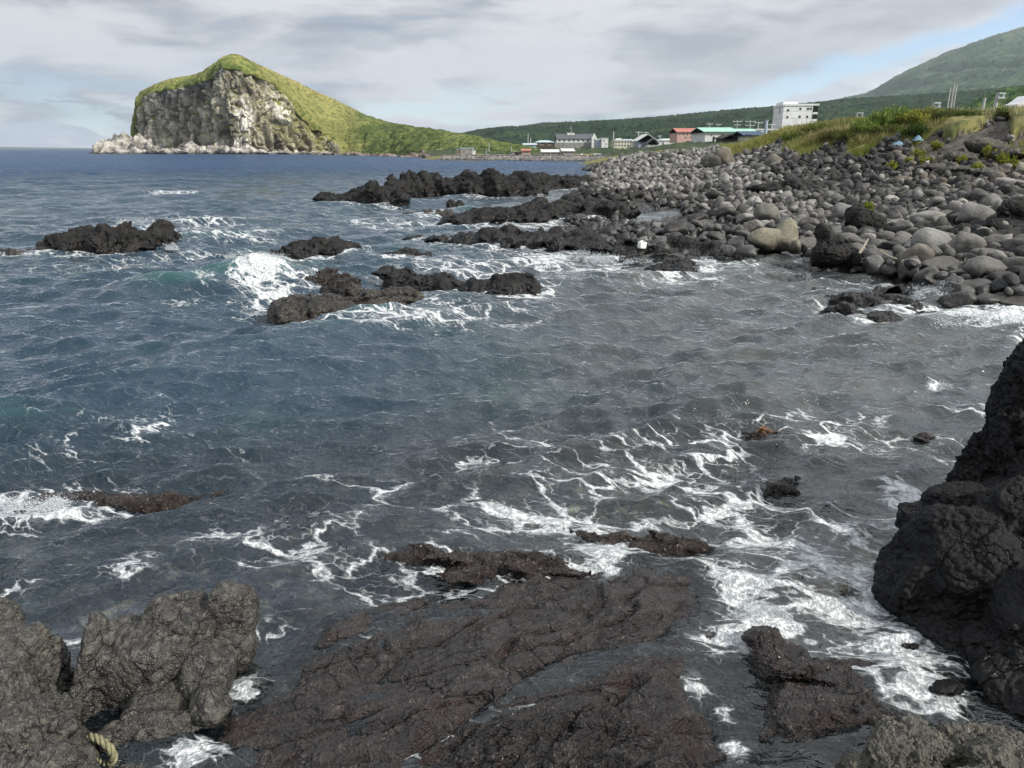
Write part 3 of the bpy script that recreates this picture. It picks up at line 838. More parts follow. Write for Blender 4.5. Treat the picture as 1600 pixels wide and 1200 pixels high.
def shelf_z(x, y):
    q = np.stack([x, y, 0 * x], -1)
    sd = poly_sd(np.stack([x, y], -1), SPw) + 0.13 * fbm(q * 2.6, 4, 71)
    base = np.where(sd > 0, 0.054 * (1 - np.exp(-np.maximum(sd, 0) / 0.10)), sd * 1.1)
    # the near right part stands higher
    hi = sst(3.75 - y + 0.35 * fbm(q * 1.5, 2, 72), 0, 0.45) * sst(x, -0.9, 0.1) * sst(1.05 - x, 0, .2)
    lo = sst(x, -0.2, -1.0) * 0.015
    base = base + np.where(sd > 0, hi * 0.10 - lo, 0)
    a = math.radians(28)
    r = np.stack([x * math.cos(a) + y * math.sin(a), (-x * math.sin(a) + y * math.cos(a)) * 1.7, 0 * x], -1)
    w = np.stack([fbm(r * 2.2, 3, 73), fbm(r * 2.2, 3, 74), 0 * x], -1)
    fa, ta = facet(r / 0.30 + 0.5 * w, 75, 0.10, 0.3)
    fb, tb = facet(r / 0.11 + 0.4 * w, 76, 0.15, 0.4)
    k = sst(sd, -0.3, 0.15)
    h = base + k * (0.024 * fa * (1 + 1.2 * hi) + 0.010 * fb * (1 + 1.5 * hi) + 0.044 * fbm(r * 1.3, 4, 77) + 0.0055 * fbm(r * 14, 4, 78, .6) * (1 + 3 * hi))
    ch = np.abs(fbm(r * np.array([0.9, 1.6, 1]), 2, 79))
    h -= k * 0.05 * (1 - sst(ch, 0.0, 0.10))
    return h, 0.5 * ta + 0.3 * tb + .1, sd


hx = np.arange(-2.0, 1.75, 0.0085); hy = np.arange(1.9, 5.6, 0.0085)
HX, HY = [a.ravel() for a in np.meshgrid(hx, hy, indexing='ij')]
HZ, HT, HSD = shelf_z(HX, HY)
F = grid_faces(len(hx), len(hy))
F = F[(HSD[F].max(1) > -0.45)]
used = np.unique(F); mp = np.zeros(len(HX), int); mp[used] = np.arange(len(used))
Vh = np.stack([HX, HY, HZ], -1)[used]
Vh, org = set_origin(Vh)
obj('rock_shelf', mesh_np('rock_shelf', Vh, mp[F], {'tone': HT[used]}), M_shelf, loc=org,
    label='broad wet lava shelf with a thin film of water, filling the bottom middle', cat='rock shelf')

# ------------------------------------------------------------------ the sea
foam_px(418, 436, 30, 13, 1.8); foam_px(375, 430, 45, 7, 1.1); foam_px(430, 455, 36, 8, 1.1)      # breaking wave and its wash
foam_px(330, 398, 90, 14, .75); foam_px(420, 470, 45, 16, .8); foam_px(300, 350, 110, 14, .55); foam_px(250, 405, 120, 12, .5)
foam_px(180, 415, 130, 10, .5); foam_px(330, 460, 90, 25, .42); foam_px(270, 302, 30, 4, .8); foam_px(350, 372, 100, 10, .6)
foam_px(600, 505, 90, 14, .9); foam_px(690, 500, 110, 18, .75); foam_px(520, 515, 80, 10, .5); foam_px(760, 490, 100, 16, .55)
foam_px(740, 415, 130, 16, .62); foam_px(860, 405, 90, 14, .75); foam_px(930, 412, 50, 12, 1.1); foam_px(820, 440, 90, 10, .65); foam_px(650, 350, 90, 8, .6)
foam_px(1100, 420, 16, 10, 1.2); foam_px(960, 440, 80, 12, .5); foam_px(590, 345, 60, 8, .5); foam_px(1110, 440, 40, 8, .5)
foam_px(1455, 458, 26, 20, 1.4); foam_px(1520, 492, 100, 12, 1.3); foam_px(1600, 500, 70, 22, 1.3); foam_px(1420, 490, 40, 8, .9); foam_px(1310, 485, 25, 14, .9); foam_px(1370, 443, 60, 5, .7)
foam_px(1595, 540, 25, 14, .8)
# streaks in the grey cove and the near foam river
foam_px(1300, 660, 130, 40, .32); foam_px(1330, 690, 110, 20, .42); foam_px(1475, 605, 12, 8, .8); foam_px(1500, 640, 90, 30, .30)
foam_px(800, 680, 140, 50, .30); foam_px(1000, 700, 120, 35, .40); foam_px(1080, 740, 110, 30, .48); foam_px(900, 760, 150, 50, .36)
foam_px(930, 850, 45, 40, 1.05); foam_px(880, 815, 70, 22, .62); foam_px(1020, 820, 140, 40, .45); foam_px(1150, 800, 160, 50, .45)
foam_px(1260, 850, 140, 40, .55); foam_px(1160, 915, 60, 40, .80); foam_px(1290, 900, 120, 40, .62); foam_px(1180, 965, 60, 30, .95)
foam_px(1330, 960, 110, 35, .75); foam_px(1390, 1010, 90, 45, 1.05); foam_px(1440, 1080, 50, 26, 1.05); foam_px(1500, 1050, 50, 25, .6); foam_px(1435, 785, 45, 28, .85); foam_px(1350, 830, 90, 25, .5)
foam_px(1130, 1010, 40, 30, .8); foam_px(1090, 1075, 22, 22, .8); foam_px(1145, 1165, 16, 22, 1.0); foam_px(1135, 1110, 14, 12, .9); foam_px(1250, 1010, 80, 15, .5)
foam_px(60, 790, 90, 24, 1.0); foam_px(130, 760, 60, 10, .7); foam_px(110, 1000, 45, 22, .75); foam_px(20, 925, 40, 18, .5); foam_px(200, 885, 40, 25, .5)
foam_px(470, 850, 160, 35, .42); foam_px(560, 870, 100, 30, .45); foam_px(600, 920, 70, 25, .55); foam_px(420, 985, 40, 18, .45); foam_px(380, 1070, 35, 22, .95)
foam_px(1290, 860, 170, 50, .5); foam_px(1390, 950, 80, 40, .75); foam_px(760, 800, 130, 40, .42); foam_px(720, 880, 120, 14, .5); foam_px(560, 760, 150, 40, .3); foam_px(1120, 690, 100, 20, .38)
foam_px(540, 800, 160, 40, .26); foam_px(330, 690, 160, 40, .22); foam_px(200, 680, 140, 60, .24); foam_px(230, 630, 160, 20, .2); foam_px(700, 600, 200, 60, .10)
foam_px(300, 1190, 40, 25, .95); foam_px(560, 1190, 90, 14, .85); foam_px(720, 1160, 30, 22, .75); foam_px(500, 1120, 60, 10, .5); foam_px(760, 1070, 60, 12, .35); foam_px(600, 1000, 60, 30, .25)
foam_px(830, 1120, 60, 14, .35); foam_px(760, 960, 120, 30, .22)

cols = np.concatenate([np.radians(np.linspace(-78, -41, 60, endpoint=False)), np.radians(np.arange(-41, 41, 0.105)), np.radians(np.linspace(41, 78, 60))])
r_ = [1.1]
while r_[-1] < 420:
    r_.append(r_[-1] * 1.0062)
while r_[-1] < 12500:
    r_.append(r_[-1] * 1.09)
rr = np.array(r_)
RR, CC = np.meshgrid(rr, cols, indexing='ij')
RR, CC = RR.ravel(), CC.ravel()
WX, WY = RR * np.sin(CC), RR * np.cos(CC)
rw = np.random.default_rng(5)
calm = np.clip(0.10 + 0.90 * sst(RR, 4.6, 9.5), 0, 1)
cove = 1 - 0.55 * sst(WX - 0.18 * WY, -0.5, 2.5) * (1 - sst(RR, 15, 24))
ampl = calm * cove
Hh = np.zeros(len(WX)); Dx = np.zeros(len(WX)); Dy = np.zeros(len(WX))
for k in range(76):
    lam = 0.11 * (75 ** (k / 75.0)) * rw.uniform(.92, 1.08)
    ang = rw.normal(0, 0.52) if lam < 2 else rw.normal(0.15, 0.28)
    dx_, dy_ = 0.38, -0.925
    kx = (dx_ * math.cos(ang) - dy_ * math.sin(ang)) * 2 * math.pi / lam
    ky = (dx_ * math.sin(ang) + dy_ * math.cos(ang)) * 2 * math.pi / lam
    a = 0.0074 * lam ** 0.96 * (1.0 if lam < 3 else 0.75) * (2.1 if .3 < lam < 1.3 else 1.0)
    vis = sst(lam / (RR * 0.0062), 2.5, 5.0)
    am = a * vis * (ampl if lam > 1.5 else (0.42 + 0.58 * calm) * (1.0 if lam > .8 else 1.2))
    ph = kx * WX + ky * WY + rw.uniform(0, 6.28)
    s_, c_ = np.sin(ph), np.cos(ph)
    Hh += am * s_
    kk = math.hypot(kx, ky)
    Dx += am * 0.58 * kx / kk * c_
    Dy += am * 0.58 * ky / kk * c_
gust = 0.75 + 0.5 * np.clip(fbm(np.stack([WX * .25, WY * .12, 0 * WX], -1), 2, 90) + .5, 0, 1)
Hh *= gust; Dx *= gust; Dy *= gust


def ridge_wave(cx, cy, lx, ly, h, ang, steep=0.45):
    global Hh, Dy
    ca, sa = math.cos(ang), math.sin(ang)
    a = (WX - cx) * ca + (WY - cy) * sa
    b = -(WX - cx) * sa + (WY - cy) * ca
    e = np.exp(-(a / lx) ** 2) * np.where(b < 0, np.exp(-(b / (ly * steep)) ** 2), np.exp(-(b / ly) ** 2))
    Hh = Hh + h * e


c = G(400, 440); ridge_wave(c[0], c[1] + .3, .95, 1.1, .48, -.10)
c = G(300, 452); ridge_wave(c[0], c[1], 1.9, 1.2, .20, -.05)
c = G(90, 800); ridge_wave(c[0], c[1] + .1, .55, .45, .12, .25)
c = G(330, 745); ridge_wave(c[0], c[1] + .1, .8, .5, .10, -.1)
c = G(1455, 470); ridge_wave(c[0], c[1], .35, .5, .22, 0)
c = G(1570, 502); ridge_wave(c[0], c[1], 1.3, .5, .16, 0)
foam = np.zeros(len(WX))
nearm = RR < 130
fx, fy = WX[nearm], WY[nearm]
fv = np.zeros(len(fx))
for (cx, cy, ax, ay, dn) in FOAM:
    dn *= .74 if cy > 9 else (1.0 if cy > 5.2 else .9)
    q2 = ((fx - cx) / (ax * 1.25)) ** 2 + ((fy - cy) / (ay * 1.25)) ** 2
    fv = np.maximum(fv, dn * np.exp(-q2 * 1.0)) + 0.0
foam[nearm] = fv
crest = sst(Hh / (ampl + .05), 0.10, 0.22) * 0.20 * sst(RR, 6, 10) * (1 - sst(RR, 60, 200))
foam = np.maximum(foam, crest * (WX < 0.1 * WY))
depth = np.full(len(WX), 3.0)
nb = (RR < 21) & (np.abs(WX) < 8.8)
depth[nb] = np.clip(-bed(WX[nb], WY[nb]), 0.02, 3)
ns = (RR < 6.5) & (np.abs(WX) < 2.2)
hz_, _, hsd_ = shelf_z(WX[ns], WY[ns])
depth[ns] = np.where(hsd_ > -.6, np.minimum(depth[ns], np.clip(-hz_, .015, 3)), depth[ns])
murk = 1 - np.exp(-depth * 0.5)
murk = np.maximum(murk, 0.06)
murk = np.maximum(murk, sst(RR, 5.8, 10.5)); murk = np.maximum(murk, sst(np.abs(WX), 5.5, 7.5))
V = np.stack([WX + Dx, WY + Dy, Hh], -1)

m, g = newmat('sea_water')
p = g.n('ShaderNodeNewGeometry').outputs['Position']
X_, Y_, Z_ = g.sep(p)
pf = g.xyz(X_, Y_, 0.0)
dist = g.v('LENGTH', pf, out=1)
# body colour: blue-green open sea at the left, grey in the cove
side = g.ss(g.m('ADD', g.m('SUBTRACT', X_, g.m('MULTIPLY', Y_, 0.02)), g.m('MULTIPLY', g.m('SUBTRACT', g.noise(pf, 0.25, 4), 0.5), 6.0)), -3.6, 3.2)
side = g.m('MULTIPLY', side, g.ss(Y_, 120.0, 32.0))
deepc = g.mix(g.ss(g.noise(g.v('ADD', pf, (4, 0, 0)), 0.33, 4, 0.6), 0.50, 0.68), (0.006, 0.023, 0.040), (0.008, 0.036, 0.044))
deepc = g.mix(g.ss(Z_, 0.12, 0.42), deepc, (0.014, 0.062, 0.066))
greyc = g.mix(g.ss(g.noise(pf, 0.8, 4, 0.6), 0.4, 0.65), (0.021, 0.027, 0.029), (0.044, 0.049, 0.047))
body = g.mix(side, deepc, greyc)
body = g.mix(g.ss(dist, 40.0, 160.0), body, (0.008, 0.038, 0.095))
bodyd = g.n('ShaderNodeBsdfDiffuse', {0: body})
trans = g.n('ShaderNodeBsdfTransparent', {0: (0.80, 0.90, 0.92)})
inner = g.n('ShaderNodeMixShader', {0: g.attr('murk'), 1: trans.outputs[0], 2: bodyd.outputs[0]})
# ripples
str1 = g.v('MULTIPLY', pf, (0.75, 1.25, 1.0))
r1 = g.noise(str1, 7.0, 3, 0.6, 0.5)
r2 = g.noise(g.v('ADD', str1, (5, 5, 0)), 1.7, 4, 0.6, 0.4)
r3 = g.noise(g.v('MULTIPLY', pf, (0.5, 1.2, 1.0)), 0.40, 4, 0.62)
f_near = g.ss(dist, 40.0, 9.0, 0.15, 1.0)
f_mid = g.ss(dist, 4.0, 22.0, 0.0, 1.0)
f_far = g.ss(dist, 40.0, 140.0, 0.0, 1.0)
nb1 = bump(g, r1, g.m('MULTIPLY', f_near, 0.8), 0.05)
nb2 = bump(g, r2, g.m('MULTIPLY', f_mid, 0.65), 0.26, nb1)
nb3 = bump(g, r3, g.m('MULTIPLY', f_far, 1.0), 1.7, nb2)
gloss = g.n('ShaderNodeBsdfGlossy', {'Color': (0.96, 0.98, 1.0), 'Roughness': g.ss(dist, 10.0, 200.0, 0.03, 0.20), 'Normal': nb3})
fr = g.n('ShaderNodeFresnel', {'IOR': 1.50, 'Normal': nb3})
frd = g.m('MULTIPLY', fr.outputs[0], g.ss(dist, 25.0, 110.0, 1.0, 0.66))
surf = g.n('ShaderNodeMixShader', {0: frd, 1: inner.outputs[0], 2: gloss.outputs[0]})
# foam lace
fd = g.attr('foam')
an = g.v('MULTIPLY', g.n('ShaderNodeVectorRotate', {'Vector': pf, 'Angle': 0.35}, rotation_type='Z_AXIS').outputs[0], (0.62, 1.15, 1.0))
wv = g.v('SCALE', g.v('SUBTRACT', g.noise(an, 1.8, 4, 0.6, out=1), (0.5, 0.5, 0.5)), 0.75)
aw = g.v('ADD', an, wv)
wv2 = g.v('SCALE', g.v('SUBTRACT', g.noise(an, 9.0, 3, 0.6, out=1), (0.5, 0.5, 0.5)), 0.12)
aw = g.v('ADD', aw, wv2)
e1 = g.voro(aw, 2.1, 'DISTANCE_TO_EDGE')
e2 = g.voro(g.v('ADD', aw, (3.1, 1.7, 0)), 5.2, 'DISTANCE_TO_EDGE')
brk = g.noise(pf, 1.3, 5, 0.65)
fine = g.noise(pf, 16.0, 5, 0.7)
dd = g.m('ADD', fd, g.m('MULTIPLY', g.m('SUBTRACT', brk, 0.5), 1.05))
dd = g.m('MULTIPLY', dd, g.ss(fd, 0.02, 0.16))
w1 = g.m('ADD', g.ss(dd, 0.12, 0.55, 0.0, 0.10), g.ss(dd, 0.5, 1.15, 0.0, 0.22))
w2 = g.m('ADD', g.ss(dd, 0.20, 0.6, 0.0, 0.085), g.ss(dd, 0.55, 1.15, 0.0, 0.24))
l1 = g.m('SUBTRACT', w1, g.m('ADD', e1, g.m('MULTIPLY', g.m('SUBTRACT', fine, 0.5), 0.08)))
l2 = g.m('SUBTRACT', w2, g.m('ADD', e2, g.m('MULTIPLY', g.m('SUBTRACT', fine, 0.5), 0.16)))
mask = g.m('MAXIMUM', g.ss(l1, -0.015, 0.06), g.m('MULTIPLY', g.ss(l2, -0.02, 0.08), 0.8))
solid = g.ss(g.m('ADD', dd, g.m('MULTIPLY', g.m('SUBTRACT', fine, 0.5), 1.6)), 0.85, 1.35)
mask = g.m('MAXIMUM', mask, solid, clamp=True)
bub = g.m('MULTIPLY', g.voro(pf, 55.0), g.ss(dist, 5.0, 9.0, 1.0, 0.0))
mask = g.m('MULTIPLY', mask, g.ss(g.m('ADD', fine, g.m('MULTIPLY', bub, -0.25)), 0.22, 0.50, 0.45, 1.0))
veil = g.m('MULTIPLY', g.ss(dd, 0.30, 1.0), g.ss(fine, 0.40, 0.65, 0.0, 0.30))
mask = g.m('MAXIMUM', mask, veil)
fh = g.m('ADD', mask, g.m('MULTIPLY', fine, 0.6))
foamd = g.n('ShaderNodeBsdfDiffuse', {0: g.mix(g.ss(fine, 0.3, 0.6), (0.46, 0.51, 0.54), (0.68, 0.70, 0.71)), 'Normal': bump(g, g.m('ADD', fh, g.m('MULTIPLY', g.noise(pf, 3.0, 6, 0.65), 3.0)), 0.8, g.ss(dist, 6.0, 18.0, 0.03, 0.10))})
fin = g.n('ShaderNodeMixShader', {0: mask, 1: surf.outputs[0], 2: foamd.outputs[0]})
g.n('ShaderNodeOutputMaterial', {0: fin.outputs[0]})
M_sea = m
obj('sea', mesh_np('sea', V, grid_faces(len(rr), len(cols))[:, ::-1], {'foam': foam, 'murk': murk}), M_sea, kind='structure')
print('sea verts', len(V))

# ------------------------------------------------------------------ hills and headland
def interp(poly, xs, k=1):
    a = np.array(poly, float)
    return np.interp(xs, a[:, 0], a[:, k])


def forest_mat(name, a, b, c, s, bare=None):
    m, g = newmat(name)
    p = g.n('ShaderNodeNewGeometry').outputs['Position']
    n1 = g.noise(p, 1.0 / s, 6, 0.65)
    n2 = g.noise(p, 0.16 / s, 5, 0.6)
    col = g.mix(g.ss(n1, 0.36, 0.62), a, b)
    col = g.mix(g.ss(n2, 0.48, 0.62), col, g.mix(g.ss(n1, 0.4, 0.6), b, c))
    if bare:
        col = g.mix(g.m('MULTIPLY', g.ss(g.noise(g.v('ADD', p, (50, 0, 0)), 0.10 / s, 6, 0.6), 0.55, 0.68), 0.7), col, bare)
    finish(g, col, 0.95, bump(g, n1, 0.9, 0.5 * s), 0.15)
    return m


def hill(name, top, Yr, Yf, zf, mat, nx=700, nv=150, can=8.0, canamp=3.0, lump=20.0, lumpamp=4.0, seed=0, shape=1.0, back=0.25):
    """slope that rises from the foot line to the crest seen in the photograph, then falls away behind"""
    xs = np.linspace(top[0][0], top[-1][0], nx)
    ty = interp(top, xs)
    yr = interp(Yr, xs); yf = interp(Yf, xs)
    T = P(xs, ty, yr)
    a, b = ray(xs, ty)
    vs = np.concatenate([np.linspace(0, 1, nv), 1 + np.linspace(0.02, 1, 24)])
    V = np.zeros((nx, len(vs), 3))
    for j, v in enumerate(vs):
        if v <= 1:
            Y = yf + (yr - yf) * v
            z = zf + (T[:, 2] - canamp * .5 - zf) * v ** shape
        else:
            Y = yr + (v - 1) * (yr - yf) * back
            z = T[:, 2] - canamp * .5 - (T[:, 2] - zf) * (v - 1) ** 1.4 * 0.8
        V[:, j] = np.stack([a * Y, Y, z], -1)
    q = V.reshape(-1, 3)
    vv = np.tile(vs, nx)
    f1, _, h, _ = wor(q / can, seed + 3)
    f2, _, _, _ = wor(q / (can * .45), seed + 4)
    d = canamp * (0.75 - f1) * (0.6 + 0.8 * (h & 255) / 255.) + canamp * .4 * (0.6 - f2)
    d += lumpamp * fbm(q / lump, 4, seed + 5) * np.where(vv < .9, 1, 0.4)
    gul = np.abs(fbm(q * np.array([1, 0.25, .25]) / (lump * 1.6), 3, seed + 6))
    d -= lumpamp * 1.0 * (1 - sst(gul, 0, .25)) * sst(1 - vv, 0.0, .3)
    q = q + np.array([0, -0.3, 1.0]) * d[:, None]
    return obj(name, mesh_np(name, q, grid_faces(nx, len(vs)), {'h': vv}), mat, kind='structure')


M_ridge = forest_mat('forest_ridge', (0.008, 0.020, 0.013), (0.022, 0.044, 0.024), (0.040, 0.066, 0.030), 8.0)
M_volc = forest_mat('mountain_forest', (0.020, 0.050, 0.028), (0.042, 0.080, 0.046), (0.095, 0.13, 0.075), 22.0, bare=(0.15, 0.185, 0.11))
M_hillc = forest_mat('green_hill', (0.012, 0.036, 0.012), (0.040, 0.085, 0.022), (0.075, 0.115, 0.030), 5.0)
hill('forest_hill', [(560, 226), (640, 222), (700, 214), (727, 208), (745, 204), (765, 200), (795, 197), (815, 197), (850, 192), (900, 190), (960, 186), (1000, 184), (1040, 180), (1100, 174), (1150, 170),
                     (1200, 167), (1250, 162), (1290, 158), (1330, 154), (1380, 150), (1430, 147), (1480, 144), (1520, 141), (1560, 137), (1600, 133), (1760, 120)],
     [(560, 1700), (1760, 1250)], [(560, 470), (1760, 420)], 4.0, M_ridge, nx=950, nv=190, can=7.0, canamp=4.0, lump=160, lumpamp=5, seed=300, shape=0.9)
hill('mountain', [(1200, 172), (1290, 158), (1330, 150), (1352, 145), (1375, 133), (1400, 118), (1440, 98), (1480, 80), (1500, 73), (1530, 62), (1560, 52), (1590, 44), (1640, 28), (1720, 2), (1800, -14), (1900, -18)],
     [(1200, 4200), (1900, 5200)], [(1200, 1300), (1900, 1300)], 10.0, M_volc, nx=480, nv=260, can=20.0, canamp=10, lump=500, lumpamp=28, seed=320, shape=1.25)
hill('green_hill', [(1380, 192), (1430, 186), (1470, 176), (1500, 166), (1530, 153), (1560, 143), (1600, 133), (1700, 112)],
     [(1380, 560), (1700, 560)], [(1380, 230), (1700, 230)], 6.0, M_hillc, nx=360, nv=120, can=6.0, canamp=3.4, lump=50, lumpamp=4, seed=340)
hill('distant_island', [(-400, 231.2), (-260, 229), (-100, 230), (0, 229.4), (90, 230.6), (150, 231.4)], [(-400, 12000), (150, 12000)], [(-400, 11300), (150, 11300)], -5, M_ridge,
     nx=60, nv=8, can=500, canamp=2, lump=2000, lumpamp=8, seed=350)

# headland: vertical sea cliff, grassy shoulder, grass slope falling to the right
m, g = newmat('headland_rock_and_grass')
p = g.n('ShaderNodeNewGeometry').outputs['Position']
tn = g.attr('tone'); gra = g.attr('grass'); wh = g.attr('white')
pv = g.v('MULTIPLY', p, (1.0, 1.0, 0.45))
n1 = g.noise(pv, 0.11, 6, 0.68, 0.5); n2 = g.noise(p, 0.5, 6, 0.7); n3 = g.noise(p, 0.045, 5, 0.6)
rk = g.mix(g.ss(n1, 0.40, 0.60), (0.14, 0.13, 0.105), (0.50, 0.465, 0.38))
rk = g.mix(g.m('MULTIPLY', g.ss(n3, 0.50, 0.66), .6), rk, (0.30, 0.27, 0.17))
kk = g.ss(tn, 0.1, 0.9, 0.65, 1.35)
rk = g.mix(1.0, rk, g.xyz(kk, kk, kk), 'MULTIPLY')
rk = g.mix(g.m('MULTIPLY', g.ss(n2, 0.52, 0.68), 0.7), rk, (0.06, 0.055, 0.045))
ly = g.m('MULTIPLY', g.attr('ochre'), g.ss(n1, 0.35, 0.6))
rk = g.mix(g.m('MULTIPLY', ly, 0.75), rk, (0.24, 0.22, 0.075))
wm = g.ss(g.m('ADD', g.m('MULTIPLY', g.m('SUBTRACT', n1, 0.5), 3.4), g.m('SUBTRACT', wh, 0.62)), 0.0, 0.35)
wm = g.m('MULTIPLY', wm, g.ss(n2, 0.60, 0.45, 0.35, 1.0))
rk = g.mix(wm, rk, (0.78, 0.74, 0.68))
nz = g.sep(g.n('ShaderNodeNewGeometry').outputs['Normal'])[2]
gm = g.ss(g.m('ADD', gra, g.m('ADD', g.m('MULTIPLY', g.m('SUBTRACT', n2, 0.5), 1.3), g.m('MULTIPLY', g.m('SUBTRACT', n1, 0.5), 2.2))), 0.42, 0.58)
gm = g.m('MAXIMUM', gm, g.m('MULTIPLY', g.ss(nz, 0.45, 0.7), g.m('MULTIPLY', g.ss(g.sep(p)[2], 5.0, 12.0), g.ss(n3, 0.35, 0.5))))
gs = g.mix(g.ss(g.m('ADD', g.m('MULTIPLY', n2, .5), g.m('MULTIPLY', n1, .5)), 0.42, 0.58), (0.060, 0.090, 0.020), (0.25, 0.26, 0.075))
gs = g.mix(g.ss(n3, 0.45, 0.62), gs, (0.075, 0.10, 0.022))
gs = g.mix(g.m('MULTIPLY', g.attr('dry'), g.ss(n2, 0.40, 0.60)), gs, (0.33, 0.28, 0.11))
gs = g.mix(g.m('MULTIPLY', g.attr('lush'), g.ss(n3, 0.36, 0.56, 0.5, 1.0)), gs, g.mix(g.ss(n2, 0.38, 0.62), (0.022, 0.045, 0.012), (0.10, 0.135, 0.035)))
c = g.mix(gm, rk, gs)
finish(g, c, 0.95, bump(g, g.m('ADD', n2, n1), 0.9, 1.3), 0.2)
M_head = m
topl = [(205.5, 212), (206, 200), (208, 186), (210.5, 166), (213, 152), (220, 143), (240, 132.5), (268, 122.5), (300, 117.5), (316, 112), (332, 101), (352, 87), (364, 84), (376, 87), (396, 97), (432, 114), (460, 126),
        (492, 142), (524, 156), (552, 170), (576, 182), (612, 192), (640, 196.5), (680, 202), (720, 209), (740, 212.5), (770, 219), (800, 226), (835, 232), (860, 236)]
arc = [0.0]
for (x0, y0), (x1, y1) in zip(topl[:-1], topl[1:]):
    arc.append(arc[-1] + math.hypot(x1 - x0, (y1 - y0) * 0.8))
nx = 760
tt = np.linspace(0, arc[-1], nx)
hx_ = np.interp(tt, arc, [a for a, _ in topl]); hy_ = np.interp(tt, arc, [b for _, b in topl])
foot = [(200, 530), (212, 522), (250, 500), (300, 476), (345, 450), (380, 452), (430, 462), (490, 470), (540, 462), (600, 420), (680, 330), (760, 262), (860, 235)]
yf = interp(foot, hx_)
shy = interp([(205, 212), (208, 195), (212, 165), (220, 152), (240, 144), (300, 132), (325, 118), (345, 103), (375, 108), (400, 112), (430, 132), (455, 162), (480, 188), (510, 210), (530, 226), (560, 236), (900, 240)], hx_)
shy = np.maximum(shy, hy_ + 1.5)
lean = interp([(205, 4), (340, 8), (430, 16), (520, 14), (900, 3)], hx_)
gdep = interp([(205, 18), (300, 34), (364, 26), (430, 60), (520, 100), (600, 110), (700, 90), (860, 40)], hx_)
S = P(hx_, shy, yf + lean); T = P(hx_, hy_, yf + lean + gdep)
a_, b_ = ray(hx_, hy_)
NC, NG, NB = 150, 110, 40
V = np.zeros((nx, NC + NG + NB, 3)); gr_ = np.zeros((nx, NC + NG + NB)); vv = np.zeros((nx, NC + NG + NB))
for j in range(NC):
    t = j / (NC - 1)
    z = -1.5 + (S[:, 2] + 1.5) * t
    Y = yf + lean * (t ** 1.2)
    V[:, j] = np.stack([a_ * Y, Y, z], -1); vv[:, j] = t
for j in range(NG):
    t = (j + 1) / NG
    z = S[:, 2] + (T[:, 2] - S[:, 2]) * (1 - (1 - t) ** 1.35)
    Y = yf + lean + gdep * t
    V[:, NC + j] = np.stack([a_ * Y, Y, z], -1); gr_[:, NC + j] = 1; vv[:, NC + j] = 1 + t
for j in range(NB):
    t = (j + 1) / NB
    V[:, NC + NG + j] = np.stack([a_ * (yf + lean + gdep * (1 + 1.2 * t)), yf + lean + gdep * (1 + 1.2 * t), T[:, 2] * (1 - t ** 1.3) - 1.5 * t], -1); gr_[:, NC + NG + j] = 1; vv[:, NC + NG + j] = 2 + t
q = V.reshape(-1, 3); gr_ = gr_.ravel(); vv = vv.ravel(); pxs = np.repeat(hx_, NC + NG + NB)
F = grid_faces(nx, NC + NG + NB)
N = vnorm(q, F)
rockm = (1 - sst(vv, 0.92, 1.10)) * interp([(200, 1), (500, 1), (545, .25), (600, 0.1), (900, .05)], pxs)
w = np.stack([fbm(q / 14, 3, 401), fbm(q / 14, 3, 402), fbm(q / 14, 3, 403)], -1)
fa, ta = facet(q * np.array([1, 1, .55]) / 13 + .5 * w, 404, .12, .45)
fb, tb = facet(q * np.array([1, 1, .7]) / 4.6 + .5 * w, 405, .15, .5)
but = fbm(q * np.array([1, 1, 0.12]) / 16, 4, 406)
gul = np.abs(fbm(q * np.array([1, 1, .2]) / 22, 3, 407))
d = rockm * (3.0 * fa + 1.6 * fb + 4.2 * but - 4.5 * (1 - sst(gul, 0, .16)) + .5 * fbm(q / 2.0, 3, 408))
sm = 1 - rockm
edge = sst(np.abs(vv - 2.0), 0.02, 0.25)
fs_, _, _, _ = wor(q / 5.0, 412)
scr_ = interp([(200, .15), (520, .2), (580, 1), (900, 1)], pxs)
d += sm * (1.5 * fbm(q / 20, 4, 409) * edge + .5 * fbm(q / 3, 3, 410) + scr_ * 1.2 * (.6 - fs_) * sst(fbm(q / 25, 3, 413), -.3, .3))
gg_ = np.abs(fbm(q * np.array([1, .35, .35]) / 24, 3, 430))
d -= sm * 1.5 * (1 - sst(gg_, 0, .13)) * edge
d += sm * interp([(200, 0), (520, 0.1), (600, 1), (900, 1)], pxs) * (1.5 * fbm(q / 9, 3, 411) * edge)
N[:, 2] *= np.where(vv > 1.9, 1, .6)
q = q + N * d[:, None]
q[vv < .01, 2] = -2
grass = np.clip(gr_ * 1.0 + 0, 0, 1)
vis = np.where(vv < 1, interp([(200, 0), (300, -.05), (430, .0), (520, .40), (545, .8), (600, 1), (900, 1)], pxs) + 0.25 * sst(vv, .6, 1.0) * interp([(200, 0), (330, .0), (350, .7), (430, .9), (900, 1)], pxs), 1.0)
vis = np.where(vv < 1, np.maximum(vis, -0.2), 1.0)
_, pys = px_of(q[:, 0], q[:, 1], q[:, 2])
white = np.exp(-((pxs - 372) / 26) ** 2 - ((pys - 185) / 26) ** 2) * .75 + np.exp(-((pxs - 436) / 16) ** 2 - ((pys - 178) / 26) ** 2) * .7 + np.exp(-((pys - 236) / 12) ** 2) * .45 * (pxs < 470) + \
    np.exp(-((pxs - 355) / 16) ** 2 - ((pys - 225) / 14) ** 2) * .7 + .30 * (pxs > 345) * (pxs < 480)
ochre = np.exp(-((pxs - 470) / 50) ** 2) * sst(pys, 140, 200) + .3 * np.exp(-((pxs - 400) / 40) ** 2)
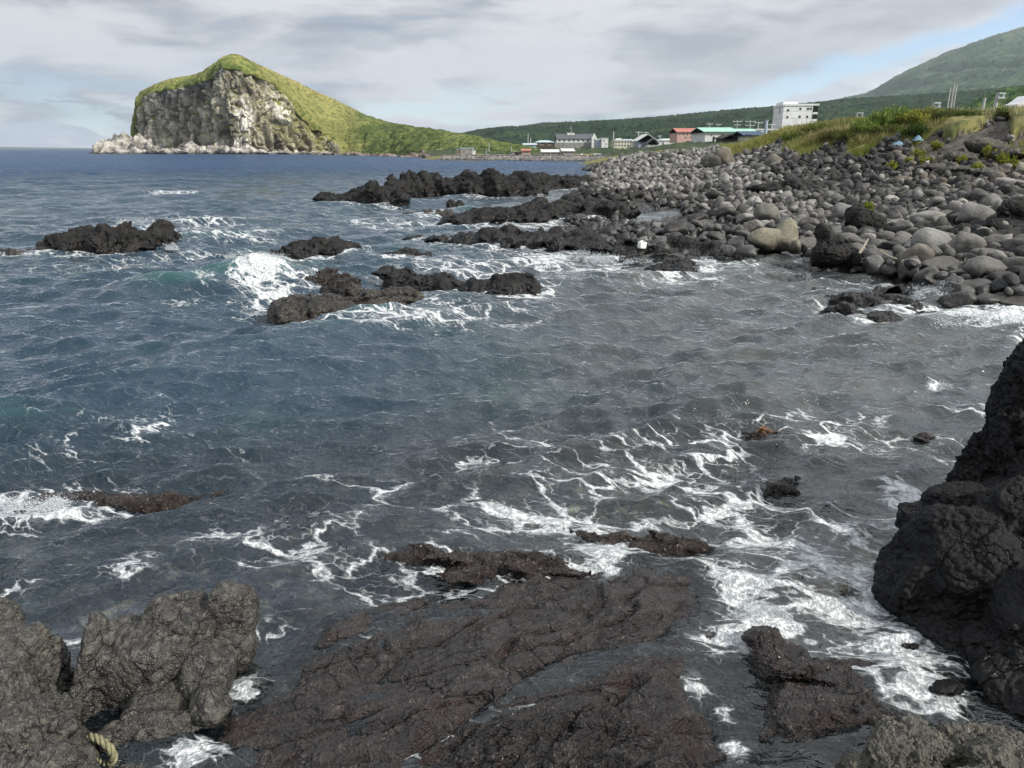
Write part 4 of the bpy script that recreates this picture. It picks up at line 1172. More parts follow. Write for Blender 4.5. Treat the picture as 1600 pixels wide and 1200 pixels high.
dry = np.exp(-((vv - 2) / .35) ** 2) * interp([(200, .9), (400, .9), (560, .6), (620, .3), (900, .1)], pxs) + .5 * (pxs > 400) * (pxs < 560)
lush = interp([(200, 0), (525, 0), (570, .75), (640, .8), (900, 1)], pxs)
obj('headland', mesh_np('headland', q, F, {'tone': .5 * ta + .5 * tb, 'grass': vis, 'white': white, 'ochre': ochre, 'dry': dry, 'lush': lush}), M_head, kind='structure')

# pale rock platform along the foot of the headland
m, g = newmat('pale_shore_rock')
p = g.n('ShaderNodeNewGeometry').outputs['Position']
n1 = g.noise(p, 0.22, 6, 0.68); n2 = g.noise(p, 1.1, 5, 0.65)
c = g.mix(g.ss(n1, 0.35, 0.62), (0.15, 0.135, 0.115), (0.50, 0.475, 0.43))
c = g.mix(g.m('MULTIPLY', g.ss(n2, 0.5, 0.66), 0.8), c, (0.085, 0.08, 0.07))
c = g.mix(g.ss(g.sep(p)[2], 0.3, 1.4, 0.75, 0.0), c, (0.05, 0.045, 0.04))
finish(g, c, 0.9, bump(g, n2, 0.8, 0.6), 0.2)
M_pale = m
m, g = newmat('brown_shore_rock')
p = g.n('ShaderNodeNewGeometry').outputs['Position']
n1 = g.noise(p, 0.4, 6, 0.68)
finish(g, g.mix(g.ss(n1, 0.38, 0.62), (0.075, 0.062, 0.052), (0.22, 0.18, 0.15)), 0.9, bump(g, n1, 0.8, 0.6), 0.2)
M_brownshore = m


def strip(name, pts, mat, seed, vox, s, label, dep):
    """(px, py top, Y) blobs with their feet in the water"""
    r = np.random.default_rng(seed); sp = []
    for k, (px, pt, Y) in enumerate(pts):
        top = max(P(px, pt, Y)[2], .3); c = P(px, pt, Y)
        nb = abs(P(pts[min(k + 1, len(pts) - 1)][0], pt, Y)[0] - P(pts[max(k - 1, 0)][0], pt, Y)[0]) / (2 if 0 < k < len(pts) - 1 else 1)
        sp.append(((c[0], Y, -.5), (nb * .85, dep * r.uniform(.7, 1.2), top + .5), (0, 0, r.uniform(-.3, .3))))
        for e in range(2):
            sp.append(((c[0] + r.uniform(-.5, .5) * nb, Y - dep * r.uniform(0, .8), top * r.uniform(.1, .4)), (nb * .4, dep * .4, top * .5), (r.uniform(-.4, .4), r.uniform(-.4, .4), 0)))
    V, F = blobs(sp, 3, seed, p=24, flat=.45)
    V, F = voxel(V, F, vox)
    V, tone = lava(relax(V, F, 1), F, s, seed, 1.0)
    V, _ = lava(V, F, s * .35, seed + 7, 1.2)
    k = V[F][:, :, 2].max(1) > -1
    o, org = set_origin(V)
    return obj(name, mesh_np(name, o, F[k], {'tone': tone}), mat, kind='structure', loc=org)


strip('headland_shore_rocks', [(148, 235, 500), (156, 224, 505), (168, 216, 508), (182, 210, 510), (198, 206, 512), (214, 206, 512), (232, 212, 508), (250, 222, 500), (262, 229, 490)], M_pale, 420, 1.1, 9, '', 12)
strip('headland_shore_rocks', [(166, 232, 480), (190, 229, 478), (215, 228, 474), (240, 228, 470), (262, 230, 465), (282, 229, 460), (300, 222, 456), (318, 219, 450), (335, 222, 446), (352, 226, 443), (370, 224, 440),
                               (392, 228, 440), (412, 231, 442), (440, 234, 446), (470, 237, 448), (500, 237, 445)], M_pale, 421, 0.9, 6, '', 6)
strip('headland_shore_rocks', [(500, 238, 395), (520, 237, 390), (545, 236, 370), (570, 236, 350), (590, 238, 330), (612, 239, 310), (632, 240, 295), (648, 238, 285)], M_brownshore, 422, 0.8, 5, '', 5)
strip('sea_stack', [(655, 239, 262), (661, 234, 261.5), (668, 241, 261)], M_brownshore, 423, 0.3, 1.2, '', 2.0)
for o_ in list(COL.objects):
    if o_.name.startswith('sea_stack'):
        del o_['kind']
        o_['label'] = 'small pointed brown rock stack at the left end of the sea wall'; o_['category'] = 'rock'

# ------------------------------------------------------------------ boulder beach
RB = np.random.default_rng(77)
shapes = []
for k in range(12):
    ang = k % 2 == 1
    V, F = polyrock(4, 900 + k, 20 if not ang else 9, 8.0 if not ang else 34.0, .22 if not ang else .5)
    V = V * np.array([1.0, RB.uniform(.72, .95), RB.uniform(.6, .85)])
    V = V + vnorm(V, F) * (0.06 * fbm(V * 1.4, 3, 910 + k) + 0.015 * fbm(V * 6, 3, 920 + k))[:, None]
    shapes.append(mesh_np('boulder', V, F))
low = []
for k in range(14):
    ang = k % 2 == 1
    V, F = polyrock(2, 950 + k, 18 if not ang else 8, 9.0 if not ang else 40.0, .28 if not ang else .55)
    low.append((V * np.array([1.0, RB.uniform(.7, .95), RB.uniform(.6, .9)]) * (1 + .06 * pn(V * 2.2, 960 + k))[:, None], F))
for me in shapes:
    me.materials.append(M_boulder)


def tint(kind, r):
    base = {'light': (.215, .207, .192), 'mid': (.092, .088, .082), 'dark': (.028, .027, .026), 'brown': (.135, .115, .092), 'tan': (.21, .19, .145)}[kind]
    f = r.uniform(.75, 1.25)
    return tuple(b * f for b in base)


def boulder(c, size, rot, kind, label, k=None, cat='boulder', group=None, mesh=None):
    o = bpy.data.objects.new('boulder', mesh or shapes[int(RB.integers(0, len(shapes)) if k is None else k)])
    COL.objects.link(o)
    o.location = tuple(c); o.scale = size; o.rotation_euler = rot
    t = tint(kind, RB) if isinstance(kind, str) else kind
    o.color = (*t, 1)
    o['label'] = label; o['category'] = cat
    if group:
        o['group'] = group
    return o


# the boulders one can name: px box -> real size where it stands
KEY = [
    (1426, 1484, 357, 406, 22.6, (.20, .195, .185), 0, .1, 'large smooth pale grey boulder shaped like an upright egg, biggest of the round ones'),
    (1399, 1457, 382, 427, 21.4, (.115, .105, .088), 3, -.5, 'brownish egg-shaped boulder leaning on the large pale egg boulder'),
    (1446, 1506, 402, 434, 21.0, (.095, .088, .08), 1, .0, 'broad dark grey boulder below the large pale egg boulder'),
    (1505, 1572, 401, 440, 21.0, (.13, .125, .115), 4, .15, 'wide oval grey boulder low at the water side, right of the broad dark one'),
    (1520, 1583, 389, 411, 22.2, (.12, .112, .10), 6, .0, 'flat loaf-shaped boulder lying on top of the wide oval one'),
    (1482, 1538, 364, 404, 23.4, (.15, .142, .13), 2, .3, 'lumpy grey boulder with a small hollow, right of the large pale egg boulder'),
    (1536, 1583, 367, 396, 23.4, (.125, .12, .11), 7, 0, 'round grey-brown boulder above the flat loaf-shaped one'),
    (1425, 1478, 330, 362, 25.6, (.19, .185, .175), 9, .1, 'saddle-backed pale boulder behind the large egg boulder'),
    (1484, 1552, 317, 358, 26.6, (.17, .165, .155), 5, .2, 'big angular pale boulder blotched with lichen, high at the right'),
    (1536, 1564, 304, 336, 28.0, (.17, .165, .155), 0, .7, 'pale boulder standing on end behind the big lichen-blotched one'),
    (1470, 1524, 454, 482, 19.2, (.05, .047, .045), 3, -.1, 'dark wet boulder in the surf right of the white splash'),
    (1503, 1554, 436, 460, 20.0, (.085, .08, .072), 10, 0, 'flattish wet grey boulder just above the surf'),
    (1520, 1572, 459, 480, 19.2, (.06, .056, .05), 4, .1, 'low dark wet boulder lapped by surf near the right edge'),
    (1574, 1625, 446, 474, 19.6, (.10, .095, .09), 6, .1, 'smooth wet grey boulder cut by the right edge above the surf'),
    (1566, 1620, 464, 484, 18.9, (.085, .08, .075), 1, .0, 'low grey boulder in the surf at the right edge'),
    (1548, 1590, 424, 448, 20.6, (.055, .052, .05), 8, .3, 'dark wedge-shaped boulder between the wide oval one and the right edge'),
    (1487, 1530, 420, 440, 20.4, (.10, .095, .088), 9, .0, 'small dark boulder tucked under the left end of the wide oval one'),
    (1395, 1428, 345, 372, 25.0, (.12, .115, .11), 7, .2, 'small grey boulder between the cracked lava knob and the saddle-backed one'),
    (1398, 1426, 362, 384, 24.0, (.14, .132, .12), 0, .2, 'little pale boulder wedged right of the cracked lava knob'),
    (1247, 1280, 340, 365, 27.0, (.10, .095, .09), 7, .1, 'rounded slate grey boulder behind the tan kidney-shaped one'),
    (1160, 1192, 343, 366, 27.5, (.19, .18, .16), 3, .0, 'pale round boulder up left of the tan kidney-shaped one'),
    (1290, 1345, 318, 352, 28.4, (.14, .14, .135), 5, .1, 'squarish pale boulder with white stains behind the cracked lava knob'),
    (1245, 1276, 372, 394, 24.2, (.13, .12, .10), 1, .1, 'small tan boulder at the right foot of the kidney-shaped one'),
    (1180, 1215, 318, 352, 30.0, (.13, .125, .105), 8, .4, 'pitted squarish grey-tan boulder above the kidney-shaped one'),
    (1118, 1150, 233, 262, 57.0, (.15, .135, .105), 11, .5, 'large slanting tan-sided boulder standing up from the far cobbles'),
    (1095, 1130, 240, 266, 57.5, (.10, .095, .085), 2, .2, 'dark side block leaning against the tan-sided far boulder'),
    (1198, 1224, 240, 262, 52.0, (.14, .13, .11), 11, -.5, 'big slanting grey boulder in the far cobbles just below the grass'),
    (1383, 1404, 305, 318, 32.0, (.30, .29, .26), 0, .0, 'almost white oval boulder high on the dark rubble'),
    (1494, 1513, 310, 324, 30.0, (.30, .285, .25), 4, .2, 'small white boulder behind the big lichen-blotched one'),
    (1582, 1606, 254, 276, 35.0, (.24, .23, .19), 5, .3, 'pale leaning stone by the yellow-green weeds at the right edge'),
    (1557, 1600, 278, 298, 32.5, (.20, .19, .18), 6, .0, 'long pale boulder at the right edge below the weeds'),
]


def hit(px, py, pull=0.0):
    Ys = np.geomspace(13.5, 70, 500)
    a, b = ray(np.full(500, float(px)), np.full(500, float(py)))
    z = CAMZ + b * Ys
    k = np.nonzero(z <= np.maximum(land(a, np.log(Ys)), 0.0) + .04)[0]
    return float(Ys[k[0]]) if len(k) else 40.0


occ = []
for (x0, x1, y0, y1, Y, col, k, rz, lab) in KEY:
    cpx, cpy = (x0 + x1) / 2, (y0 + y1) / 2
    Y = hit(cpx, y1 - 2) + (x1 - x0) * .35 / 1200 * 22
    c = P(cpx, cpy, Y)
    dp = Y * cT + (CAMZ - c[2]) * sT
    rx = (x1 - x0) / 2 / 1200 * dp; rz_ = (y1 - y0) / 2 / 1200 * dp
    me = shapes[k]
    bb = np.array([v.co[:] for v in me.vertices]); ext = bb.max(0)
    boulder(c, (rx / ext[0] * 1.05, max(rx * .8, rz_) / ext[1], rz_ / ext[2] * 1.05), (0.05 * math.sin(k), rz * .5, 0), col, lab, k)
    occ.append((c[0], c[1], rx * .9))
# kidney-shaped boulder
yk = hit(1212, 396) + .35
c1, c2 = P(1196, 374, yk), P(1230, 368, yk + .1)
V, F = blobs([(c1, (.47, .42, .40), (0, .1, 0)), (c2, (.44, .42, .42), (0, -.5, 0)), (tuple((c1 + c2) / 2 - np.array([0, 0, .12])), (.45, .36, .30), (0, 0, 0)), (P(1240, 386, yk - .2), (.2, .25, .24), (0, 0, 0))], 4, 60, p=6, flat=.2)
V, F = voxel(V, F, .03); V = relax(V, F, 8); V = V + vnorm(V, F) * (0.03 * fbm(V * 2, 3, 61))[:, None]
V, org = set_origin(V)
boulder(org, (1, 1, 1), (0, 0, 0), (.19, .175, .13), 'smooth tan kidney-shaped boulder with a dip in its top, beside the cracked lava knob', mesh=mesh_np('boulder', V, F, None))
bpy.data.objects[-1] if False else None
COL.objects[-1].data.materials.append(M_boulder)
occ += [(c1[0], c1[1], .45), (c2[0], c2[1], .45)]
yo = hit(1310, 424) + .5; yp = hit(1350, 374) + .5; yq = hit(1600, 360) + .5
rock('lava_outcrop', [near(1300, 395, yo, (.55, .5, .52), (0, .1, 0)), near(1290, 370, yo + .3, (.32, .4, .40), (0, -.3, 0)), near(1335, 405, yo - .1, (.35, .4, .3)), near(1375, 412, yo - .3, (.28, .3, .22))], .03, .38, 501, M_reef,
     'bulging cracked black lava knob between the kidney-shaped boulder and the round boulders', 'rock', crack=1.4, amp=.7, p=7)
rock('lava_outcrop', [near(1355, 345, yp, (.62, .5, .50), (0, .1, 0)), near(1335, 335, yp + .3, (.3, .4, .35)), near(1380, 360, yp - .4, (.35, .4, .40))], .03, .28, 502, M_reef,
     'knobbly cracked dark lava mound topped with a little yellow weed', 'rock', crack=1.6, amp=.9, p=7)
rock('lava_outcrop', [near(1600, 335, yq, (.9, .6, .55), (0, .1, 0)), near(1650, 320, yq + .5, (.8, .6, .7)), near(1570, 352, yq - .3, (.5, .4, .25))], .035, .3, 503, M_reef,
     'cracked pillow-like dark lava outcrop cut by the right edge', 'rock', crack=1.7, amp=.9, p=7)
rock('lava_outcrop', [near(1460, 356, hit(1460, 362), (.55, .4, .2)), near(1510, 360, hit(1510, 366), (.8, .4, .2)), near(1430, 366, hit(1430, 374), (.3, .3, .2))], .035, .3, 504, M_reef,
     'low cracked lava slab running behind the round boulders', 'rock', crack=1.4, amp=.8, p=8)
rock('lava_outcrop', [near(1215, 296, hit(1215, 300), (1.5, .8, .35)), near(1255, 292, hit(1255, 297), (1.0, .8, .45), (0, .1, 0))], .05, .6, 505, M_reef,
     'flat dark lava slab lying among cobbles halfway up the beach', 'rock', crack=.8, amp=.6, p=14)
rock('lava_outcrop', [near(1545, 235, hit(1545, 240), (1.4, 1.0, .5), (0, .1, 0)), near(1580, 240, hit(1580, 245), (1.1, .8, .35)), near(1500, 245, hit(1500, 249), (.9, .8, .35))], .05, .7, 506, M_near_dry,
     'weathered brown rock face under the eroded turf edge', 'rock', crack=.6, amp=.6, p=8)
rock('lava_outcrop', [near(1460, 262, hit(1460, 266), (1.0, .8, .3)), near(1500, 268, hit(1500, 273), (1.2, .8, .32), (0, .1, 0)), near(1550, 270, hit(1550, 275), (.8, .7, .3))], .05, .7, 507, M_near_dry,
     'broad low grey-brown slab among rubble below the yellow-green weeds', 'rock', crack=.7, amp=.6, p=8)
occ += [(*P(1300, 395, yo)[:2], .5), (*P(1355, 345, yp)[:2], .6), (*P(1600, 335, yq)[:2], .9)]

# scatter
cell = 1.2
hashg = {}


def clear(x, y, r, f=.78):
    i, j = int(x // cell), int(y // cell)
    for a in range(i - 2, i + 3):
        for b in range(j - 2, j + 3):
            for (ox, oy, orr) in hashg.get((a, b), ()):
                if (ox - x) ** 2 + (oy - y) ** 2 < (f * (r + orr)) ** 2:
                    return False
    return True


def put(x, y, r):
    hashg.setdefault((int(x // cell), int(y // cell)), []).append((x, y, r))


for x, y, r in occ:
    put(x, y, r)
cand = []
n = 110000
cu = RB.uniform(0.05, 0.80, n); cy = np.exp(RB.uniform(math.log(14.5), math.log(112), n))
cz = land(cu, np.log(cy)); cc = cover(cu, np.log(cy))
cpx, cpy = px_of(cu * cy, cy, cz)
nzn = fbm(np.stack([cu * cy / 3, cy / 3, 0 * cy], -1), 3, 88)
k1 = (cz > 0.10) & (cc[:, 1] + cc[:, 2] < .42) & (cpx > 860) & (cpx < 1760)
k1 &= RB.random(n) > cc[:, 3] * 1.35
# bare lava shelf near the water keeps few stones
shelfy = sst(cpy, interp([(860, 288), (1000, 304), (1100, 326), (1200, 350), (1260, 372), (1300, 400), (1400, 470), (1800, 520)], cpx) - 8, interp([(860, 288), (1000, 304), (1100, 326), (1200, 350), (1260, 372), (1300, 400), (1400, 470), (1800, 520)], cpx) + 14)
k1 &= RB.random(n) > shelfy * .97
idx = np.nonzero(k1)[0]
base = interp([(15, .22), (24, .23), (30, .19), (40, .185), (60, .225), (90, .29), (115, .36)], cy)
rad = base * np.exp(np.clip(RB.normal(0, .33, n), -.7, .62)) * (1 - .22 * (cpx > 1370) * (cpy > 320))
order = idx[np.argsort(-rad[idx] * (1 + 2.2 * RB.random(len(idx))))]
cnt = 0
for i in order:
    x, y = cu[i] * cy[i], cy[i]
    if clear(x, y, rad[i], .66):
        put(x, y, rad[i]); cnt += 1
        px, py = cpx[i], cpy[i]
        darkz = -.35 * float(940 < px < 1220 and py < 300) + math.exp(-((px - 1300) / 130) ** 2 - ((py - 258) / 32) ** 2) * 1.25 + (0.9 if px < 1000 and py > 300 else 0) + .6 * float(px > 1420 and py < 300) + .3 * float(px > 1250 and py < 330) + .35 * float(py > 300 and px < 1120)
        tv = RB.random() * 1.0 + .35 * nzn[i] - darkz * .75 - (.28 if px > 1300 and py > 310 else 0)
        kd = 'light' if tv > .66 else ('mid' if tv > .20 else 'dark')
        if px > 1400 and py < 300 and RB.random() < .35:
            kd = 'brown'
        cand.append((x, y, cz[i], rad[i], kd, px, py, math.hypot(x, y)))
print('boulders', cnt)
# second layer on top of the first
m2 = []
for c in cand:
    if RB.random() < .22 and c[7] < 95:
        r = c[3] * RB.uniform(.55, .8)
        m2.append((c[0] + RB.normal(0, .3) * c[3], c[1] + RB.normal(0, .5) * c[3], c[2] + c[3] * .75, r, RB.choice(['light', 'mid', 'mid', c[4]]), c[5], c[6] - r / c[7] * 1200, c[7]))
cand += m2
cand.sort(key=lambda c: -c[3] / c[7])
TW = {'light': 'pale grey', 'mid': 'mid grey', 'dark': 'blackish', 'brown': 'brownish'}


def where(px, py):
    if px < 1000:
        return 'on the far left tip of the cobble beach' if py < 300 else 'at the landward end of the humped lava tongue'
    if px < 1120:
        return 'among the cobbles left of the tan-sided far boulder' if py < 290 else 'on cobbles sloping to the low lava shelf'
    if px < 1290:
        return 'on the cobble slope right of the tan-sided far boulder' if py < 290 else 'in the heap above the tan kidney-shaped boulder'
    if px < 1420:
        return 'in the dark rubble below the tall green shrubs' if py < 295 else 'in the heap behind the cracked lava knob'
    if px < 1520:
        return 'in the rubble below the eroded turf edge' if py < 310 else 'among the round boulders near the surf'
    return 'in the rubble near the right edge below the turf' if py < 330 else 'by the cracked lava outcrop at the right edge'


NIND = 262
for c in cand[:NIND]:
    x, y, z, r, kd, px, py, dd_ = c
    lab = '%s %s %s' % (TW[kd], 'boulder' if kd != 'dark' else 'lava boulder', where(px, py))
    boulder((x, y, z + r * RB.uniform(.15, .38)), (r * 1.08, r * RB.uniform(.85, 1.05), r * RB.uniform(.85, 1.15)), (RB.normal(0, .25), RB.normal(0, .25), RB.uniform(0, 6.28)), kd, lab, group=lab.replace('boulder', 'boulders'))
parts, tints = [], []
for c in cand[NIND:]:
    x, y, z, r, kd, px, py, dd_ = c
    V, F = low[int(RB.integers(0, 7)) * 2 + (1 if (kd == 'dark' and RB.random() < .9) or RB.random() < .55 else 0)]
    R = rotm(RB.normal(0, .5), RB.normal(0, .5), RB.uniform(0, 6.28))
    V = (V * np.array([1.1, RB.uniform(.8, 1.05), RB.uniform(.85, 1.15)]) * r) @ R.T + np.array([x, y, z + r * RB.uniform(.1, .4)])
    parts.append((V, F)); tints.append(np.tile(np.array(tint(kd, RB)), (len(V), 1)))
V, F = join(parts)
obj('cobbles', mesh_np('cobbles', V, F, {'tint': np.concatenate(tints)}), M_boulder_pile, kind='stuff')
print('cobble verts', len(V))

# ------------------------------------------------------------------ plants
def leaf_mat(name):
    m, g = newmat(name)
    c = g.attr('tint', 'Color')
    d_ = g.n('ShaderNodeBsdfDiffuse', {0: c})
    t_ = g.n('ShaderNodeBsdfTranslucent', {0: c})
    mx_ = g.n('ShaderNodeMixShader', {0: 0.35, 1: d_.outputs[0], 2: t_.outputs[0]})
    g.n('ShaderNodeOutputMaterial', {0: mx_.outputs[0]})
    return m


M_leaf = leaf_mat('leaves')
m, g = newmat('woody_stem')
finish(g, (0.10, 0.075, 0.045), 0.9)
M_stem = m
RV = np.random.default_rng(31)


def blades(X, Y, Z, H, Wd, C, lean=0.35):
    n = len(X)
    a = RV.uniform(0, 6.28, n); la = RV.uniform(0, 6.28, n); ln = np.abs(RV.normal(0, lean, n)) * H
    ca, sa = np.cos(a) * Wd / 2, np.sin(a) * Wd / 2 * .5
    lx, ly = np.cos(la) * ln, np.sin(la) * ln
    B = np.stack([X, Y, Z], -1)
    s = np.stack([ca, sa, 0 * ca], -1)
    mid = B + np.stack([lx * .35, ly * .35, H * .6], -1)
    tip = B + np.stack([lx, ly, H], -1)
    V = np.stack([B - s, B + s, mid + s * .8, mid - s * .8, tip], 1).reshape(-1, 3)
    i = np.arange(n)[:, None] * 5
    F = np.concatenate([i + [[0, 1, 2]], i + [[0, 2, 3]], i + [[3, 2, 4]]])
    return V, F, np.repeat(C, 5, 0)


n = 330000
gu = RV.uniform(.20, .86, n); gy = np.exp(RV.uniform(math.log(38), math.log(135), n))
gz = land(gu, np.log(gy)); gc = cover(gu, np.log(gy)); gx = gu * gy
gpx, gpy = px_of(gx, gy, gz)
nz1 = fbm(np.stack([gx / 2.2, gy / 2.2, 0 * gx], -1), 3, 66)
k = (gc[:, 1] + .25 * nz1 + .5 * gc[:, 2] * (gy < 120) > .52) & (gpx < 1760) & (gpx > 1120) & (gc[:, 3] < .5)
k &= RV.random(n) < np.where(gy < 75, 1.0, .35)
gx, gy, gz, gpx, gpy, nz1 = [a[k] for a in (gx, gy, gz, gpx, gpy, nz1)]
n = len(gx)
straw = np.exp(-((gpx - 1310) / 75) ** 2 - ((gpy - 214) / 14) ** 2) + .8 * np.exp(-((gpx - 1450) / 45) ** 2 - ((gpy - 205) / 9) ** 2)
straw = np.clip(straw + .3 * nz1, 0, 1)
pale = sst(gpx, 1440, 1500) * sst(204 - gpy, 8, 16)
turf = sst(gpx, 1465, 1500) * sst(gpy, 188, 194)
lft = sst(1300 - gpx, 0, 80)
C = np.array([.12, .15, .035])[None] * np.ones((n, 1))
C = C + lft[:, None] * (np.array([.21, .22, .07]) - C)
C = C + .8 * straw[:, None] * (np.array([.31, .25, .13]) - C)
C = C + pale[:, None] * (np.array([.28, .28, .14]) - C)
C = C + turf[:, None] * (np.array([.16, .20, .05]) - C)
C = C * (RV.uniform(.55, 1.35, n) * (1 + .35 * nz1))[:, None]
fl = RV.random(n) < .16 * (pale + .4 * straw)
C[fl] = np.array([.48, .43, .30])
H = (0.33 + .10 * straw + .20 * pale + .30 * nz1) * RV.uniform(.6, 1.35, n)
H = np.where(turf > .5, .14 * RV.uniform(.6, 1.3, n), H)
H = np.clip(H, .08, 1.4)
Wd = np.where(gy < 60, .035, .06) * RV.uniform(.7, 1.3, n)
V, F, C = blades(gx, gy, gz - .02, H, Wd, C)
obj('grass', mesh_np('grass', V, F, {'tint': C}, smooth=False), M_leaf, kind='stuff')
print('blades', n)


def plant(name, x, y, z, h, rad, nst, nlf, lsz, col, label, cat, group=None, up=0.6, flower=None):
    r = RV
    root = bpy.data.objects.new(name, None); COL.objects.link(root); root.location = (x, y, z)
    root['label'] = label; root['category'] = cat
    if group:
        root['group'] = group
    SV, SF, LV, LF, LC = [], [], [], [], []
    ns = nl = 0
    for s in range(nst):
        a = r.uniform(0, 6.28); b = rad * math.sqrt(r.random())
        hh = h * r.uniform(.55, 1.0) * (1 - .35 * (b / rad) ** 2)
        base = np.array([math.cos(a) * b * .35, math.sin(a) * b * .35, -.05]); tip = np.array([math.cos(a) * b, math.sin(a) * b, hh])
        t = np.linspace(0, 1, 6)[:, None]
        path = base + (tip - base) * np.concatenate([t ** 1.6, t ** 1.6, t], 1) if up < .5 else base + (tip - base) * np.concatenate([t, t, t ** .85], 1)
        w = .012 + .01 * h
        wd = (w * (1.15 - t)) * np.array([[1, 0, 0]])
        Vs = np.concatenate([path - wd, path + wd, path + wd[:, [1, 0, 2]]]); SV.append(Vs)
        q = np.arange(5)
        for o1, o2 in ((0, 6), (6, 12), (12, 0)):
            SF.append(np.stack([q + o1, q + o2, q + o2 + 1, q + o1 + 1], -1) + ns)
        ns += len(Vs)
        tt_ = r.uniform(.15, 1.02, nlf)[:, None]
        pos = base + (tip - base) * np.minimum(tt_, 1.0) + r.normal(0, .05 * rad + .02, (nlf, 3))
        dr = r.normal(0, 1, (nlf, 3)); dr[:, 2] += up * 2; dr /= np.linalg.norm(dr, axis=1)[:, None]
        sd = np.cross(dr, r.normal(0, 1, (nlf, 3))); sd /= np.linalg.norm(sd, axis=1)[:, None] + 1e-9
        L = lsz * r.uniform(.6, 1.4, (nlf, 1))
        q4 = np.stack([pos, pos + dr * L * .5 + sd * L * .22, pos + dr * L, pos + dr * L * .5 - sd * L * .22], 1).reshape(-1, 3)
        LV.append(q4); LF.append(np.arange(nlf * 4).reshape(-1, 4) + nl); nl += nlf * 4
        cc_ = np.array(col) * r.uniform(.6, 1.4, (nlf, 1)) * r.uniform(.8, 1.2)
        if flower is not None:
            cc_[r.random(nlf) < .12] = flower
        LC.append(np.repeat(cc_, 4, 0))
    obj('stem', mesh_np('stem', np.concatenate(SV), np.concatenate(SF)), M_stem, parent=root)
    obj('foliage', mesh_np('foliage', np.concatenate(LV), np.concatenate(LF), {'tint': np.concatenate(LC)}, smooth=False), M_leaf, parent=root)
    return root


def stand(px, py, Y):
    p_ = P(px, py, Y)
    return p_[0], Y, float(land_at(p_[0], Y)[0])


for px, Y, h, rad, col, lab in [
        (1352, 47.5, 1.45, .75, (.08, .17, .045), 'bright green willowy shrub at the left end of the tall clump on the bank'),
        (1376, 48.0, 1.75, .70, (.085, .18, .05), 'tallest green willowy shrub, left of centre in the clump on the bank'),
        (1400, 48.5, 1.60, .75, (.08, .17, .045), 'tall green willowy shrub in the middle of the clump on the bank'),
        (1425, 47.5, 1.30, .80, (.13, .19, .045), 'yellower green shrub right of centre in the clump on the bank'),
        (1452, 49.0, 1.15, .75, (.11, .16, .05), 'lower mixed green shrub where the clump thins towards the frame pole'),
        (1388, 46.6, .75, .8, (.05, .10, .03), 'dark green bushy shrub at the foot of the tall clump')]:
    x, y, z = stand(px, 195, Y)
    plant('shrub', x, y, z, h * .78, rad * 1.1, 80, 60, .13, (col[0] * 1.5 + .03, col[1] * 1.25, col[2] * 1.2), lab, 'shrub', 'green shrubs on the grass bank')
for px, Y, h, rad, col, lab in [
        (1330, 47.6, .8, .9, (.10, .125, .035), 'dull olive bush left of the tall green clump'),
        (1480, 47.5, .75, .8, (.10, .12, .045), 'grey-green bush in the pale grass under the twin masts'),
        (1510, 46.0, .7, .8, (.085, .115, .035), 'green bush in the pale grass above the eroded turf edge'),
        (1560, 45.5, .65, .8, (.10, .125, .04), 'small green bush in the pale grass near the pole with transformer'),
        (1275, 54.0, .8, 1.1, (.12, .145, .04), 'yellow-green bush on the bank to the right of the white block'),
        (1245, 55.0, .7, 1.1, (.085, .125, .03), 'leafy green bush low on the bank just above the far cobbles'),
        (1430, 44.6, .9, .8, (.04, .075, .02), 'dark green bush hanging over the blue tarpaulins'),
        (1300, 49.5, .7, .9, (.13, .13, .05), 'straw-tinted bush in the brown grass slope')]:
    x, y, z = stand(px, 205, Y)
    plant('bush', x, y, z, h, rad, 60, 50, .11, col, lab, 'bush', 'bushes on the grass bank')
WEED = [(1436, 246, 40.5, .55, 'yellow-green weed tuft on the rubble, left one of the close pair'), (1462, 236, 41.5, .4, 'small bright weed tuft just below the grey slab under the bushes'),
        (1418, 255, 39.5, .35, 'thin yellow weed in the rubble below the blue tarpaulins'), (1545, 250, 38.0, .55, 'bushy yellow-green weed amid brown rocks'),
        (1562, 262, 36.5, .5, 'second yellow-green weed lower among brown rocks'), (1597, 240, 37.0, .8, 'bright yellow-green weed cut by the right edge'),
        (1580, 272, 35.0, .55, 'weed tuft beside the pale leaning stone at the right edge'), (1395, 262, 39.0, .4, 'dry looking weed tuft in the dark rubble'),
        (1525, 271, 35.5, .35, 'little yellow weed by the end of the broad low slab'), (1358, 322, 26.0, .16, 'patch of yellow weed on top of the knobbly cracked lava mound'),
        (1500, 258, 37.5, .35, 'faint green weed tuft between the two brown slabs'), (1445, 258, 38.5, .5, 'yellow-green weed tuft on the rubble, right one of the close pair')]
for px, py, Y, h, lab in WEED:
    x, y, z = stand(px, py, Y)
    plant('weed', x, y, max(z, P(px, py, Y)[2] - h * .6) if Y < 30 else z + .1, h, h * .75, 16, 22, .12, (.17, .20, .035), lab, 'weed', 'weeds among the beach rocks', up=.3, flower=(.35, .33, .05))

# ------------------------------------------------------------------ village
def flat_mat(name, col, rough=.8, var=.12, s=1.5, metal=0.0):
    m, g = newmat(name)
    p = g.n('ShaderNodeNewGeometry').outputs['Position']
    nn = g.noise(g.v('MULTIPLY', p, (1, 1, .4)), s, 5, .65)
    k = g.ss(nn, .3, .7, 1 - var, 1 + var)
    finish(g, g.mix(1.0, col, g.xyz(k, k, k), 'MULTIPLY'), rough, None, .3, Metallic=metal)
    return m


